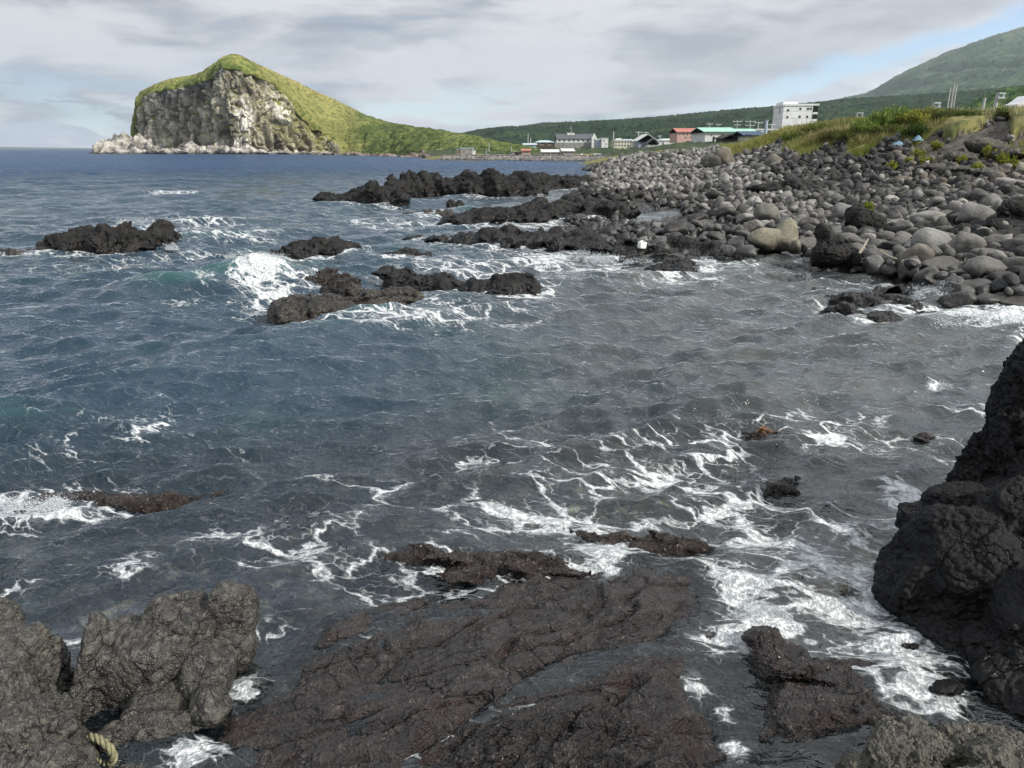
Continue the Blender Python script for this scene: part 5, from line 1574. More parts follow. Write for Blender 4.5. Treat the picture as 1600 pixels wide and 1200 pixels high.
W_white = flat_mat('white_render', (.62, .62, .60)); W_cream = flat_mat('cream_render', (.52, .50, .38)); W_grey = flat_mat('grey_boards', (.24, .24, .23), var=.25)
W_blue = flat_mat('pale_blue_siding', (.33, .38, .46)); W_pink = flat_mat('pink_render', (.50, .33, .28)); W_brown = flat_mat('brown_boards', (.085, .06, .045))
W_conc = flat_mat('concrete_block', (.72, .72, .71)); R_grey = flat_mat('slate_roof', (.085, .09, .10)); R_red = flat_mat('red_roof', (.38, .15, .12)); R_mint = flat_mat('mint_roof', (.30, .50, .42))
R_blue = flat_mat('navy_roof', (.055, .08, .13)); R_white = flat_mat('pale_metal_roof', (.58, .60, .58), .5); R_pale = flat_mat('light_blue_roof', (.38, .47, .50), .5); R_dark = flat_mat('dark_roof', (.04, .035, .035))
M_glass = flat_mat('dark_window', (.035, .045, .055), .2, 0.0); M_pole = flat_mat('pole_concrete', (.36, .36, .35)); M_wood = flat_mat('weathered_wood', (.25, .22, .18)); M_steel = flat_mat('galvanised_steel', (.42, .45, .48), .5)
M_black = flat_mat('black_opening', (.01, .01, .01))


def boxg(x0, x1, y0, y1, z0, z1):
    V = np.array([(x, y, z) for x in (x0, x1) for y in (y0, y1) for z in (z0, z1)], float)
    F = np.array([(0, 1, 3, 2), (4, 6, 7, 5), (0, 4, 5, 1), (2, 3, 7, 6), (0, 2, 6, 4), (1, 5, 7, 3)])
    return V, F


def prism(poly, a0, a1, axis='x'):
    """extrude a 2-D (h, z) outline along x or y; quads plus fan"""
    n_ = len(poly); V = []
    for a in (a0, a1):
        for h, z in poly:
            V.append((a, h, z) if axis == 'x' else (h, a, z))
    F = [(k, (k + 1) % n_, (k + 1) % n_ + n_, k + n_) for k in range(n_)]
    for b in (0, n_):
        for k in range(1, n_ - 1):
            F.append((b, b + k, b + k + 1, b + k + 1))
    return np.array(V, float), F


def pm(name, V, F, mat, parent, **kw):
    me = bpy.data.meshes.new(name)
    me.from_pydata([tuple(v) for v in V], [], [tuple(dict.fromkeys(int(i) for i in f)) for f in F])
    bm = bmesh.new(); bm.from_mesh(me); bmesh.ops.recalc_face_normals(bm, faces=bm.faces); bm.to_mesh(me); bm.free()
    return obj(name, me, mat, parent=parent, **kw)


def building(px0, px1, pyb, pye, pyr, Y, dep, wm, rm, label, cat='house', name='house', roof='gable', wins=(), door=None, yaw=0.0, group=None, chim=None, over=.35):
    a, _ = ray((px0 + px1) / 2, pyb)
    w = (px1 - px0) / 1200 * (Y * cT + 3 * sT); zb = P(0, pyb, Y)[2]; ze = P(0, pye, Y)[2] - zb; zr = P(0, pyr, Y)[2] - zb
    root = bpy.data.objects.new(name, None); COL.objects.link(root)
    root.location = (a * Y, Y + dep / 2, zb - .8); root.rotation_euler = (0, 0, yaw)
    root['label'] = label; root['category'] = cat
    if group:
        root['group'] = group
    ze += .8; zr += .8
    h = w / 2
    if roof == 'gable_end':                      # gable faces the viewer
        pm('wall', *prism([(-h, 0), (h, 0), (h, ze), (0, zr - .1), (-h, ze)], -dep / 2, dep / 2, 'y'), wm, root)
        t = .18
        pm('roof', *prism([(-h - over, ze - over * (zr - ze) / h), (0, zr), (h + over, ze - over * (zr - ze) / h), (h + over, ze - over * (zr - ze) / h + t), (0, zr + t + .05), (-h - over, ze - over * (zr - ze) / h + t)], -dep / 2 - over, dep / 2 + over, 'y'), rm, root)
    else:
        V, F = boxg(-h, h, -dep / 2, dep / 2, 0, ze)
        if roof == 'gable':
            pm('wall', *prism([(-dep / 2, 0), (dep / 2, 0), (dep / 2, ze), (0, zr - .12), (-dep / 2, ze)], -h, h, 'x'), wm, root)
            t = .16; k_ = (zr - ze) / (dep / 2)
            pm('roof', *prism([(-dep / 2 - over, ze - over * k_), (0, zr), (dep / 2 + over, ze - over * k_), (dep / 2 + over, ze - over * k_ + t), (0, zr + t + .03), (-dep / 2 - over, ze - over * k_ + t)], -h - over, h + over, 'x'), rm, root)
        else:
            pm('wall', V, F, wm, root)
            if roof == 'shed':
                pm('roof', *prism([(-dep / 2 - over, ze), (dep / 2 + over, zr), (dep / 2 + over, zr + .15), (-dep / 2 - over, ze + .15)], -h - over, h + over, 'x'), rm, root)
            elif roof == 'flat':
                pm('roof', *boxg(-h - .15, h + .15, -dep / 2 - .15, dep / 2 + .15, ze + .003, zr), rm, root)
            elif roof == 'hip':
                V = np.array([(-h - over, -dep / 2 - over, ze), (h + over, -dep / 2 - over, ze), (h + over, dep / 2 + over, ze), (-h - over, dep / 2 + over, ze), (-h * .45, 0, zr), (h * .45, 0, zr)])
                pm('roof', V, [(0, 1, 5, 4), (1, 2, 5), (2, 3, 4, 5), (3, 0, 4), (0, 3, 2, 1)], rm, root)
    for (fx, pz, ww_, hh_) in wins:               # fx 0..1 along the wall, pz photo row, sizes in px
        s_ = (Y * cT + 3 * sT) / 1200
        zc = P(0, pz, Y)[2] - zb + .8; xc = -h + fx * w
        f_ = pm('window', *boxg(xc - ww_ * s_ / 2 - .06, xc + ww_ * s_ / 2 + .06, -dep / 2 - .05, -dep / 2 + .02, zc - hh_ * s_ / 2 - .06, zc + hh_ * s_ / 2 + .06), W_conc, root)
        pm('pane', *boxg(xc - ww_ * s_ / 2, xc + ww_ * s_ / 2, -dep / 2 - .07, -dep / 2 - .055, zc - hh_ * s_ / 2, zc + hh_ * s_ / 2), M_glass, f_)
    if door:
        fx, ww_, hh_ = door
        s_ = (Y * cT + 3 * sT) / 1200; xc = -h + fx * w
        pm('door', *boxg(xc - ww_ * s_ / 2, xc + ww_ * s_ / 2, -dep / 2 - .05, -dep / 2 + .02, .8, .8 + hh_ * s_), M_black, root)
    if chim:
        fx, pzt, cw, cm = chim
        xc = -h + fx * w; zt = P(0, pzt, Y)[2] - zb + .8
        pm('roof_box', *boxg(xc - cw / 2, xc + cw / 2, -1.2, 1.2, zr - 1.0, zt), cm, root)
    return root


def row(n_, a, b, pz, w_, h_):
    return [(a + (b - a) * k / (n_ - 1), pz, w_, h_) for k in range(n_)]


b_ = building(870, 930, 230, 217, 209.5, 330, 11, W_white, R_grey, 'long white two-storey building with a slate roof and a small white roof turret', 'school', 'school_building',
              wins=row(8, .07, .93, 219.6, 3.0, 2.2) + row(9, .06, .94, 226.3, 3.0, 2.6), chim=(.38, 207.3, 3.0, W_white))
s_ = (330 * cT) / 1200
pm('ground_storey', *boxg(-30.3 * s_, 30.3 * s_, -5.75, -5.52, 0, .8 + 7.0 * s_), W_grey, b_)
pm('gable_wall', *prism([(-4.0 * s_, 0), (4.0 * s_, 0), (4.0 * s_, .8 + 13 * s_), (0, .8 + 20.5 * s_), (-4.0 * s_, .8 + 13 * s_)], -7.6, -5.85, 'y'), W_white, b_).location = (27.5 * s_, 0, 0)
building(836, 866, 228, 222.5, 219, 322, 9, W_brown, R_pale, 'low brown house with a pale roof, left of the long white school building', wins=[(.25, 223.5, 3, 1.6), (.6, 223.5, 3, 1.6), (.35, 226.6, 5, 1.4), (.75, 226.6, 4, 1.4)], roof='hip')
building(818, 838, 228.5, 226.5, 224.4, 318, 7, W_blue, R_pale, 'low shed with a pale bluish roof beside two slim masts', 'shed', 'shed')
building(931, 940, 229, 219, 217, 318, 7, W_blue, R_white, 'small pale blue block joined to the white house right of the school', 'house', roof='flat')
building(940, 950, 228, 216.5, 215.5, 316, 8, W_white, R_white, 'narrow white house right of the school building', 'house', roof='flat', wins=[(.35, 220, 2, 2), (.7, 225, 2, 2)])
building(960, 984, 230, 220, 218, 290, 9, W_cream, R_white, 'cream apartment house with two rows of windows', 'house', roof='flat', wins=row(5, .1, .9, 222, 2.4, 2) + row(5, .1, .9, 227, 2.4, 2), chim=(.35, 216, 2, W_white))
building(978, 990, 227, 220, 217.5, 310, 8, W_grey, R_pale, 'grey house half hidden behind the cream apartment house', 'house', roof='shed')
building(998, 1024, 230, 218.5, 210.3, 285, 12, W_blue, R_white, 'blue-grey house with a wide pale gable, largest of the middle houses', 'house', roof='gable_end', wins=row(3, .2, .8, 222, 2.2, 2.2) + row(3, .2, .8, 227, 2.2, 2.2), over=.8)
building(1012, 1028, 230, 224, 217.5, 278, 6, W_white, R_grey, 'small white house with a dark gable in front of the blue-grey one', 'house', roof='gable_end', wins=[(.4, 226.5, 2.4, 2)])
building(1026, 1034, 228, 220, 218.5, 288, 7, W_white, R_pale, 'narrow white house right of the blue-grey house', 'house', roof='shed')
building(1038, 1056, 222, 219.5, 217, 292, 8, W_white, R_white, 'low pale roof showing above the scrub', 'house', roof='shed')
building(1058, 1101, 219, 206.5, 200.5, 255, 12, W_pink, R_red, 'long pink building with a red roof, left of the mint-roofed warehouse', 'building', 'building', wins=row(7, .08, .92, 209.5, 2.6, 2.2) + row(4, .3, .92, 214.5, 2.6, 2.2), roof='gable')
building(1070, 1086, 208, 204, 202.2, 262, 8, W_pink, R_red, 'upper red-roofed storey behind the long pink building', 'building', 'building', roof='shed')
building(1101, 1150, 224, 206, 199.3, 190, 14, W_white, R_mint, 'big white warehouse with a mint green roof', 'warehouse', 'warehouse', wins=[(.2, 211, 2.5, 2), (.55, 209.5, 3, 1.5)], door=(.28, 3, 10), over=.5)
building(1150, 1182, 222, 208, 201.5, 200, 11, W_white, R_mint, 'lower white annex with a mint green roof joined to the big warehouse', 'warehouse', 'warehouse', over=.4)
building(1130, 1151, 222, 216, 211.3, 165, 6, W_brown, R_dark, 'small dark brown gabled hut in front of the white warehouse', 'hut', 'hut', roof='gable_end')
building(1163, 1193, 220, 211.3, 205.8, 160, 8, W_cream, R_blue, 'cream house with a navy blue roof', 'house', over=.5)
building(1178, 1222, 214, 203.5, 201.2, 215, 12, W_white, R_white, 'flat white building behind the navy-roofed house, with dark arched bays', 'building', 'building', roof='flat', wins=[(.12, 206, 7, 3), (.5, 207, 5, 5)])
# the five-storey block
Yb = 230
root = bpy.data.objects.new('apartment_block', None); COL.objects.link(root)
pb = P(1254, 204, Yb); root.location = (pb[0], Yb + 8, pb[2] - 2); root.rotation_euler = (0, 0, -.12)
root['label'] = 'tall white concrete block with dark balcony slots at its right corner'; root['category'] = 'apartment block'
s_ = (Yb * cT + .9) / 1200
hb = 36.5 * s_; wb = 25.5 * s_
z_ = 2 + hb
lev = [0, 2 + 6 * s_, 2 + 18 * s_, 2 + 28.5 * s_, z_ - .003]
V_, F_ = [], []
segs = []
for k in range(4):
    x1_ = wb if k in (3, 0) else wb
    segs.append(boxg(-wb * 1.0, wb, -7, 7, lev[k] + (0.0 if k == 0 else .06), lev[k + 1]))
V, F = join(segs)
pm('wall', V, F, W_conc, root)
for k in (1, 2, 3):
    pm('floor_band', *boxg(-wb + .05, wb - .05, -6.95, 6.95, lev[k] - .02, lev[k] + .08), W_grey, root)
for k, zc in enumerate((2 + 21.0 * s_, 2 + 31.0 * s_)):
    b2 = pm('balcony', *boxg(wb - 7 * s_, wb + .04, -7.05, -1.0, zc - 1.0, zc + .9), M_black, root)
    pm('parapet', *boxg(wb - 7 * s_, wb + .08, -7.1, -7.04, zc - 1.3, zc - .75), W_conc, b2)
pm('roof_parapet', *boxg(-wb - .2, wb + .3, -7.2, 7.2, z_, z_ + .5), W_conc, root)
pm('stair_tower', *boxg(-wb + 1 * s_, -wb + 23 * s_, -5, 5, z_ + .5, z_ + 6.5 * s_), W_conc, root)
for (fx, zc) in ((.14, 30), (.50, 32), (.72, 32), (.80, 32), (.14, 20), (.50, 20.5), (.72, 20.5), (.88, 20.5)):
    f_ = pm('window', *boxg(-wb + fx * 2 * wb - .28, -wb + fx * 2 * wb + .28, -7.05, -6.98, 2 + zc * s_ - .32, 2 + zc * s_ + .32), W_grey, root)
    pm('pane', *boxg(-wb + fx * 2 * wb - .2, -wb + fx * 2 * wb + .2, -7.09, -7.055, 2 + zc * s_ - .24, 2 + zc * s_ + .24), M_glass, f_)
pm('side_window', *boxg(-wb - .04, -wb + .02, -3, -1, 2 + 26 * s_, 2 + 36 * s_), M_glass, root)

# shoreline sheds and walls
building(847, 874, 245.5, 238, 234.3, 224, 6, W_grey, R_white, 'grey boarded shed with a pale roof, longer of the two sheds on the sea wall', 'shed', 'shed', roof='shed', door=(.4, 2.4, 4), over=.3)
building(879, 897, 246, 236.5, 232.8, 222, 6, W_grey, R_white, 'shorter but taller grey shed with a white roof on the sea wall', 'shed', 'shed', roof='shed', door=(.35, 2.4, 4), over=.3)
building(720, 738, 243.5, 232.2, 230.8, 228, 6, W_grey, R_pale, 'derelict grey concrete hut standing alone at the left of the shore', 'hut', 'hut', roof='flat', wins=[(.3, 236, 3, 2), (.75, 240, 4, 2)])
building(714, 720, 243.5, 234, 233, 229, 4, W_pink, R_pale, 'small pinkish lean-to on the left side of the derelict hut', 'hut', 'hut', roof='flat')
building(737, 742, 243.5, 235, 234, 229, 4, W_white, R_pale, 'small pale lean-to on the right side of the derelict hut', 'hut', 'hut', roof='flat')
building(801, 814, 243.5, 237.5, 236.5, 226, 5, W_grey, W_grey, 'low dark open-fronted boathouse', 'boathouse', 'boathouse', roof='flat', door=(.45, 4.5, 4.5))
building(816, 828, 244.5, 235.8, 233.6, 224, 5, W_pink, R_red, 'little reddish brown house between the boathouse and the sheds', 'house', roof='gable', wins=[(.35, 238.5, 2, 1.6), (.7, 238.5, 2, 1.6)], door=(.5, 2, 3))
building(928, 938.5, 246.5, 241, 240, 216, 4, W_grey, W_white, 'tiny grey hut near the right end of the sea wall', 'hut', 'hut', roof='flat', wins=[(.35, 243.3, 2, 1.6), (.7, 243.3, 2, 1.6)])

M_wall = lava_mat('rubble_sea_wall', (.10, .095, .09), (.21, .195, .175), (.32, .30, .27), s=8, wetz=.3, bs=.7)
xs = np.linspace(688, 946, 420)
A = G(xs, interp([(688, 250.8), (760, 251.2), (850, 252.0), (946, 252.9)], xs))
rows_ = []
for k, (dy, dz) in enumerate([(-.6, -.8), (-.5, .0), (-.2, .35), (.1, .6), (.5, .85), (.7, 1.0), (1.6, 1.15), (2.2, 1.2), (2.3, .2)]):
    q = A.copy(); q[:, 1] += dy; q[:, 2] = dz
    q += .20 * np.stack([fbm(q * .8 + k, 3, 700), fbm(q * .8 + k, 3, 701), fbm(q * .9 + k, 3, 702)], -1) * (1 if 0 < k < 7 else .4)
    rows_.append(q)
V = np.stack(rows_, 1).reshape(-1, 3)
V, org = set_origin(V)
obj('sea_wall', mesh_np('sea_wall', V, grid_faces(len(xs), len(rows_)), {'tone': RV.random(len(V))}), M_wall, loc=org, label='long low stone sea wall along the far shore below the sheds', cat='sea wall')
rp, rtint = [], []
for k in range(420):
    px = RV.uniform(690, 945); a0 = G(px, interp([(688, 250.8), (760, 251.2), (850, 252.0), (946, 252.9)], px))
    V0, F0 = low[int(RV.integers(0, 14))]
    r = RV.uniform(.15, .42)
    V1 = V0 * r + np.array([a0[0], a0[1] + RV.uniform(-.6, 5), 0.1]); V1[:, 2] += min(1.2, .25 + (V1[0, 1] - a0[1]) * .45)
    rp.append((V1, F0)); rtint.append(np.tile(np.array(tint(RV.choice(['light', 'brown', 'mid']), RV)), (len(V1), 1)))
V, F = join(rp)
obj('rubble', mesh_np('rubble', V, F, {'tint': np.concatenate(rtint)}), M_boulder_pile, kind='stuff')


def cyl(p0, p1, r0, r1, n_=8):
    p0, p1 = np.array(p0, float), np.array(p1, float)
    d_ = (p1 - p0) / np.linalg.norm(p1 - p0)
    a = np.cross(d_, [0, 0, 1.0] if abs(d_[2]) < .9 else [1.0, 0, 0]); a /= np.linalg.norm(a); b = np.cross(d_, a)
    t = np.linspace(0, 2 * math.pi, n_, endpoint=False)
    ring = np.cos(t)[:, None] * a + np.sin(t)[:, None] * b
    V = np.concatenate([p0 + ring * r0, p1 + ring * r1, [p0], [p1]])
    k = np.arange(n_); k2 = (k + 1) % n_
    F = [(i, j, j + n_, i + n_) for i, j in zip(k, k2)] + [(j, i, 2 * n_, 2 * n_) for i, j in zip(k, k2)] + [(i + n_, j + n_, 2 * n_ + 1, 2 * n_ + 1) for i, j in zip(k, k2)]
    return V, np.array(F)


def pole(px, pyt, pyb, Y, r, label, arms=(), lean=0, box=False, frame=False, name='utility_pole', cat='utility pole', group='poles in and around the village'):
    b = P(px, pyb, Y); t = P(px + lean, pyt, Y); h = t[2] - b[2]
    root = bpy.data.objects.new(name, None); COL.objects.link(root); root.location = (b[0], Y, b[2] - .6)
    root['label'] = label; root['category'] = cat; root['group'] = group
    s_ = Y * cT / 1200
    pm('post', *cyl((0, 0, 0), (lean * s_, 0, h + .6), r * 1.2, r * .8), M_pole, root)
    for z_, w_ in arms:
        pm('crossarm', *boxg(-w_ / 2, w_ / 2, -.06 - r, .06 - r, h + .6 - z_ - .07, h + .6 - z_ + .07), M_steel, root)
        for q in (-.45, 0, .45):
            pm('insulator', *cyl((q * w_, -r, h + .6 - z_ + .075), (q * w_, -r, h + .6 - z_ + .28), .05, .04, 6), W_white, root)
    if frame:
        w_ = 8 * s_
        for x_ in (0, w_):
            pm('frame_bar', *boxg(x_ - .06, x_ + .06, -.2, -.08, h + .6 - 7 * s_, h + .6), M_steel, root)
        for z_ in (0, 6.5 * s_):
            pm('frame_bar', *boxg(-.06, w_ + .06, -.32, -.205, h + .6 - z_ - .1, h + .6 - z_), M_steel, root)
    if box:
        pm('transformer', *cyl((.45, -.1, h - 1.6), (.45, -.1, h - .6), .3, .3, 12), M_steel, root)
    return root


PL = [(1453, 160, 196, 64, .13, 'thin frame-topped pole rising from the shrubs', dict(frame=True)), (1552, 145, 185, 62, .16, 'utility pole with a square frame and a transformer', dict(frame=True, box=True)),
      (1531, 153, 186, 66, .13, 'slightly leaning bare pole left of the transformer pole', dict(lean=2.5)), (1477, 137, 190, 110, .10, 'slim mast, leftmost of the three close masts', {}),
      (1482, 129, 190, 112, .11, 'tallest slim mast, middle of the three close masts', {}), (1486, 131, 190, 111, .10, 'slim mast, rightmost of the three close masts', {}),
      (1336, 176, 200, 105, .14, 'small frame-topped pole right of the white block', dict(frame=True)),
      (825, 208, 229, 326, .16, 'taller of two slim masts by the low pale shed', {}), (829, 216, 229, 326, .22, 'shorter of two slim masts by the low pale shed', {}),
      (894, 197, 209, 331, .12, 'leaning aerial on the roof turret of the school', dict(lean=-3)), (958, 205, 229, 300, .22, 'straight pole standing alone right of the school', {}),
      (997, 205, 228, 296, .2, 'pole with crossarm left of the wide pale gable', dict(arms=((.4, 2.2),))), (1008, 205.5, 228, 300, .2, 'pole with crossarm behind the wide pale gable', dict(arms=((.4, 2.2),))),
      (1030, 211, 228, 296, .18, 'short pole right of the wide pale gable', dict(arms=((.4, 1.6),))), (764, 222.5, 234, 260, .14, 'bare pole on the scrub slope above the derelict hut', {}),
      (760, 233, 243, 230, .10, 'short pole on the shore right of the derelict hut', {}), (799, 228, 243, 228, .10, 'bare pole beside the open boathouse', {}),
      (1108, 192, 206, 215, .14, 'pole behind the left end of the mint roof', dict(arms=((.3, 1.6),))), (1122, 193, 206, 222, .12, 'short pole behind the middle of the mint roof', dict(arms=((.3, 1.5),))),
      (1151, 188, 206, 215, .14, 'pole with crossarm behind the joint of the two mint roofs', dict(arms=((.3, 2.4), (1.2, 1.8)))), (1171, 188, 206, 215, .14, 'twin-armed pole behind the mint-roofed annex', dict(arms=((.3, 2.6), (1.3, 2.6)))),
      (1184, 190, 206, 218, .14, 'pole with crossarm left of the pale blue chimney', dict(arms=((.3, 2.2),))), (1205, 193, 208, 222, .13, 'short pole between the pale blue chimney and the white block', dict(arms=((.3, 1.8),)))]
for px, t, b, Y, r, lab, kw in PL:
    pole(px, t, b, Y, r, lab, **kw)
pb = P(1195.5, 214, 158)
o = pm('chimney', *join([cyl((0, 0, 0), (0, 0, 26 * 158 / 1255 * .93), .32, .30, 16), cyl((0, 0, 26 * 158 / 1255 * .93 + .003), (0, 0, 26 * 158 / 1255 * .96), .38, .38, 16)]), W_blue, None, label='pale blue round chimney beside the navy-roofed house', cat='chimney')
o.location = tuple(pb)
# beacon post on the sea wall
pb = P(909, 246, 216)
o = pm('marker_post', *join([boxg(-.35, .35, -.35, .35, 0, .9), boxg(-.22, .22, -.22, .22, .903, 1.0)]), W_white, None, label='short white post on the sea wall right of the two sheds', cat='post'); o.location = tuple(pb)

# parked car on the bank, mostly behind the grass
x, y, z = stand(1617, 185, 62)
root = bpy.data.objects.new('parked_car', None); COL.objects.link(root); root.location = (x, y, z + .2)
root['label'] = 'white car parked on the bank at the right edge, half hidden by grass'; root['category'] = 'car'
W_car = flat_mat('white_car_paint', (.7, .7, .7), .3, .02)
pm('body', *prism([(-2.0, .25), (2.05, .25), (2.1, .75), (1.9, .95), (1.0, 1.0), (.55, 1.5), (-1.1, 1.52), (-1.75, 1.0), (-2.0, .9)], -.82, .82, 'y'), W_car, root)
for s in (-1, 1):
    pm('window', *prism([(-1.35, 1.04), (.85, 1.04), (.5, 1.42), (-1.0, 1.44)], s * .825, s * .835, 'y'), M_glass, root)
pm('windscreen', *prism([(.62, 1.46), (1.03, 1.03), (1.05, 1.05), (.64, 1.48)], -.7, .7, 'y'), M_glass, root)
for sx_ in (-1.3, 1.3):
    for s in (-1, 1):
        w_ = pm('wheel', *cyl((sx_, s * .70, .32), (sx_, s * .86, .32), .32, .32, 18), M_black, root)
        pm('rim', *cyl((sx_, s * .865, .32), (sx_, s * .875, .32), .19, .19, 12), M_steel, w_)

# ------------------------------------------------------------------ small things on the rocks
bpy.context.view_layer.update()


def cast(px, py, pull=0.0):
    a, b = ray(px, py)
    d_ = Vector((float(a), 1.0, float(b))).normalized()
    r = SC.ray_cast(bpy.context.evaluated_depsgraph_get(), Vector((0, 0, CAMZ)), d_)
    return (r[1].y if r[0] else 24.0) - pull


root = bpy.data.objects.new('plastic_container', None); COL.objects.link(root)
root.location = tuple(P(1002, 389, cast(1002, 389, .06))); root.rotation_euler = (.06, .12, .5)
root.scale = (.8, .8, .8)
root['label'] = 'white plastic container washed up on the low lava shelf'; root['category'] = 'container'
Wp = flat_mat('white_plastic', (.78, .78, .76), .35, .05, 6)
bm = bmesh.new(); bmesh.ops.create_cube(bm, size=1.0); bmesh.ops.scale(bm, vec=(.30, .22, .27), verts=bm.verts)
bmesh.ops.bevel(bm, geom=bm.edges[:], offset=.055, segments=4, affect='EDGES', profile=.5); bmesh.ops.translate(bm, vec=(0, 0, .14), verts=bm.verts)
me = bpy.data.meshes.new('body'); bm.to_mesh(me); bm.free(); me.polygons.foreach_set('use_smooth', [True] * len(me.polygons)); obj('body', me, Wp, parent=root)
pm('cap', *cyl((.08, 0, .27), (.08, 0, .315), .035, .033, 14), Wp, root)
pm('handle', *join([boxg(-.10, .02, -.012, .012, .30, .318), boxg(-.10, -.08, -.012, .012, .265, .299), boxg(.0, .02, -.012, .012, .265, .299)]), Wp, root)

W_tarp = flat_mat('blue_tarpaulin', (.12, .21, .29), .5, .2, 6)
for px, py, Y, w_, h_, sd_, lab in [(1396, 229, 44.2, 0.34, .18, 1, 'flat crumpled blue tarpaulin on rubble, left of the upright blue one'), (1426, 224, 44.0, .24, .26, 2, 'peaked crumpled blue tarpaulin under the dark bush')]:
    u0, v0 = np.meshgrid(np.linspace(-1, 1, 34), np.linspace(-1, 1, 26), indexing='ij'); u0, v0 = u0.ravel(), v0.ravel()
    q = np.stack([u0, v0, 0 * u0], -1)
    zz = np.maximum(0, (1 - np.abs(u0) ** 1.5) * (1 - np.abs(v0) ** 1.5)) * h_ + .20 * h_ * fbm(q * 2.2 + sd_ * 9, 3, 800 + sd_) + .06 * np.abs(fbm(q * 5, 2, 802))
    V = np.stack([u0 * w_ * (1 + .2 * pn(q * 2, 5)), v0 * .22, zz], -1)
    c_ = P(px, py, Y)
    o = obj('tarpaulin', mesh_np('tarpaulin', V, grid_faces(34, 26), None, smooth=False), W_tarp, label=lab, cat='tarpaulin', loc=(c_[0], Y - .5, float(land_at(c_[0], Y - .5)[0]) + .22))
    md = o.modifiers.new('thickness', 'SOLIDIFY'); md.thickness = .01


def stick(pts, r, label, seed):
    V_, F_ = [], []
    r_s = np.linspace(r, r * .45, len(pts)); rings = []
    kb = max(range(len(pts)), key=lambda q_: pts[q_][1]); dY = cast(pts[kb][0], pts[kb][1], .08) - pts[kb][2]
    for k, (px, py, Y) in enumerate(pts):
        rings.append(P(px, py, Y + dY))
    rings = np.array(rings); org_ = rings[0].copy(); rings -= org_
    n_ = 8; V = []
    for k, c_ in enumerate(rings):
        t_ = rings[min(k + 1, len(rings) - 1)] - rings[max(k - 1, 0)]; t_ /= np.linalg.norm(t_)
        a = np.cross(t_, [0, 1, 0]); a /= np.linalg.norm(a); b = np.cross(t_, a)
        for i in range(n_):
            th = 2 * math.pi * i / n_
            V.append(c_ + (a * math.cos(th) + b * math.sin(th)) * r_s[k] * (1 + .15 * math.sin(3 * th + k)))
    V = np.array(V); F = []
    for k in range(len(rings) - 1):
        for i in range(n_):
            F.append((k * n_ + i, k * n_ + (i + 1) % n_, (k + 1) * n_ + (i + 1) % n_, (k + 1) * n_ + i))
    F.append(tuple(range(n_))); F.append(tuple(range((len(rings) - 1) * n_, len(rings) * n_)))
    o = pm('driftwood', V, F, M_wood, None, label=label, cat='driftwood', group='driftwood on the rocks'); o.location = tuple(org_)
    return o


stick([(1342, 396, 22.2), (1348, 388, 22.3), (1354, 378, 22.5), (1357, 373, 22.6)], .035, 'pale bent driftwood branch leaning on the cracked lava knob', 1)
stick([(1374, 392, 21.9), (1388, 400, 21.8), (1402, 405, 21.7)], .032, 'grey driftwood pole sloping down to the egg-shaped brown boulder', 2)
stick([(1506, 412, 20.6), (1507, 407, 20.6), (1509, 402, 20.6)], .02, 'thin pale stick standing up between the round boulders', 3)
stick([(1330, 423, 21.2), (1338, 421, 21.2), (1343, 420, 21.3)], .05, 'short tan driftwood stub at the water side below the lava knob', 4)

# rope loop in the cleft at the lower left
ctl_r = [(118, 1163, 3.30), (128, 1158, 3.27), (136, 1153, 3.24), (146, 1152, 3.22), (158, 1157, 3.20), (170, 1167, 3.18), (177, 1180, 3.17), (176, 1192, 3.17), (167, 1197, 3.18), (156, 1191, 3.20), (148, 1180, 3.22),
         (141, 1168, 3.25), (134, 1160, 3.29), (124, 1162, 3.33)]
K = np.array([P(*c_) for c_ in ctl_r])
tt = np.linspace(0, len(K) - 1, 190); ii = np.clip(tt.astype(int), 0, len(K) - 2); fr_ = (tt - ii)[:, None]
Km = np.concatenate([[2 * K[0] - K[1]], K, [2 * K[-1] - K[-2]]])
p0, p1, p2, p3_ = Km[ii], Km[ii + 1], Km[ii + 2], Km[ii + 3]
path = .5 * (2 * p1 + (p2 - p0) * fr_ + (2 * p0 - 5 * p1 + 4 * p2 - p3_) * fr_ ** 2 + (3 * p1 - p0 - 3 * p2 + p3_) * fr_ ** 3)
tg = np.gradient(path, axis=0); tg /= np.linalg.norm(tg, axis=1)[:, None]
na = np.cross(tg, [0, .8, .6]); na /= np.linalg.norm(na, axis=1)[:, None]; nb_ = np.cross(tg, na)
sl = np.concatenate([[0], np.cumsum(np.linalg.norm(np.diff(path, axis=0), axis=1))])
parts = []
for s in range(3):
    ph = sl / .105 * 2 * math.pi + s * 2.0944
    cen = path + (na * np.cos(ph)[:, None] + nb_ * np.sin(ph)[:, None]) * .0105
    th = np.linspace(0, 2 * math.pi, 9)[:-1]
    V = (cen[:, None] + (na[:, None] * np.cos(th)[None, :, None] + nb_[:, None] * np.sin(th)[None, :, None]) * .0115).reshape(-1, 3)
    k = np.arange(len(path) - 1)[:, None] * 8; j = np.arange(8)[None]
    F = np.stack([(k + j), (k + (j + 1) % 8), (k + 8 + (j + 1) % 8), (k + 8 + j)], -1).reshape(-1, 4)
    parts.append((V, F))
V, F = join(parts); V, org = set_origin(V)
m, g = newmat('rope_fibre')
p = g.n('ShaderNodeNewGeometry').outputs['Position']
n1 = g.noise(p, 60, 4, .7); n2 = g.noise(g.v('MULTIPLY', p, (1, 1, 1)), 400, 2)
finish(g, g.mix(g.ss(n1, .35, .65), (.12, .11, .06), (.26, .25, .155)), .9, bump(g, n2, .5, .003), .2)
obj('rope', mesh_np('rope', V, F), m, loc=org, label='loop of thick yellowish twisted rope poking from the cleft between the two near left rocks', cat='rope')

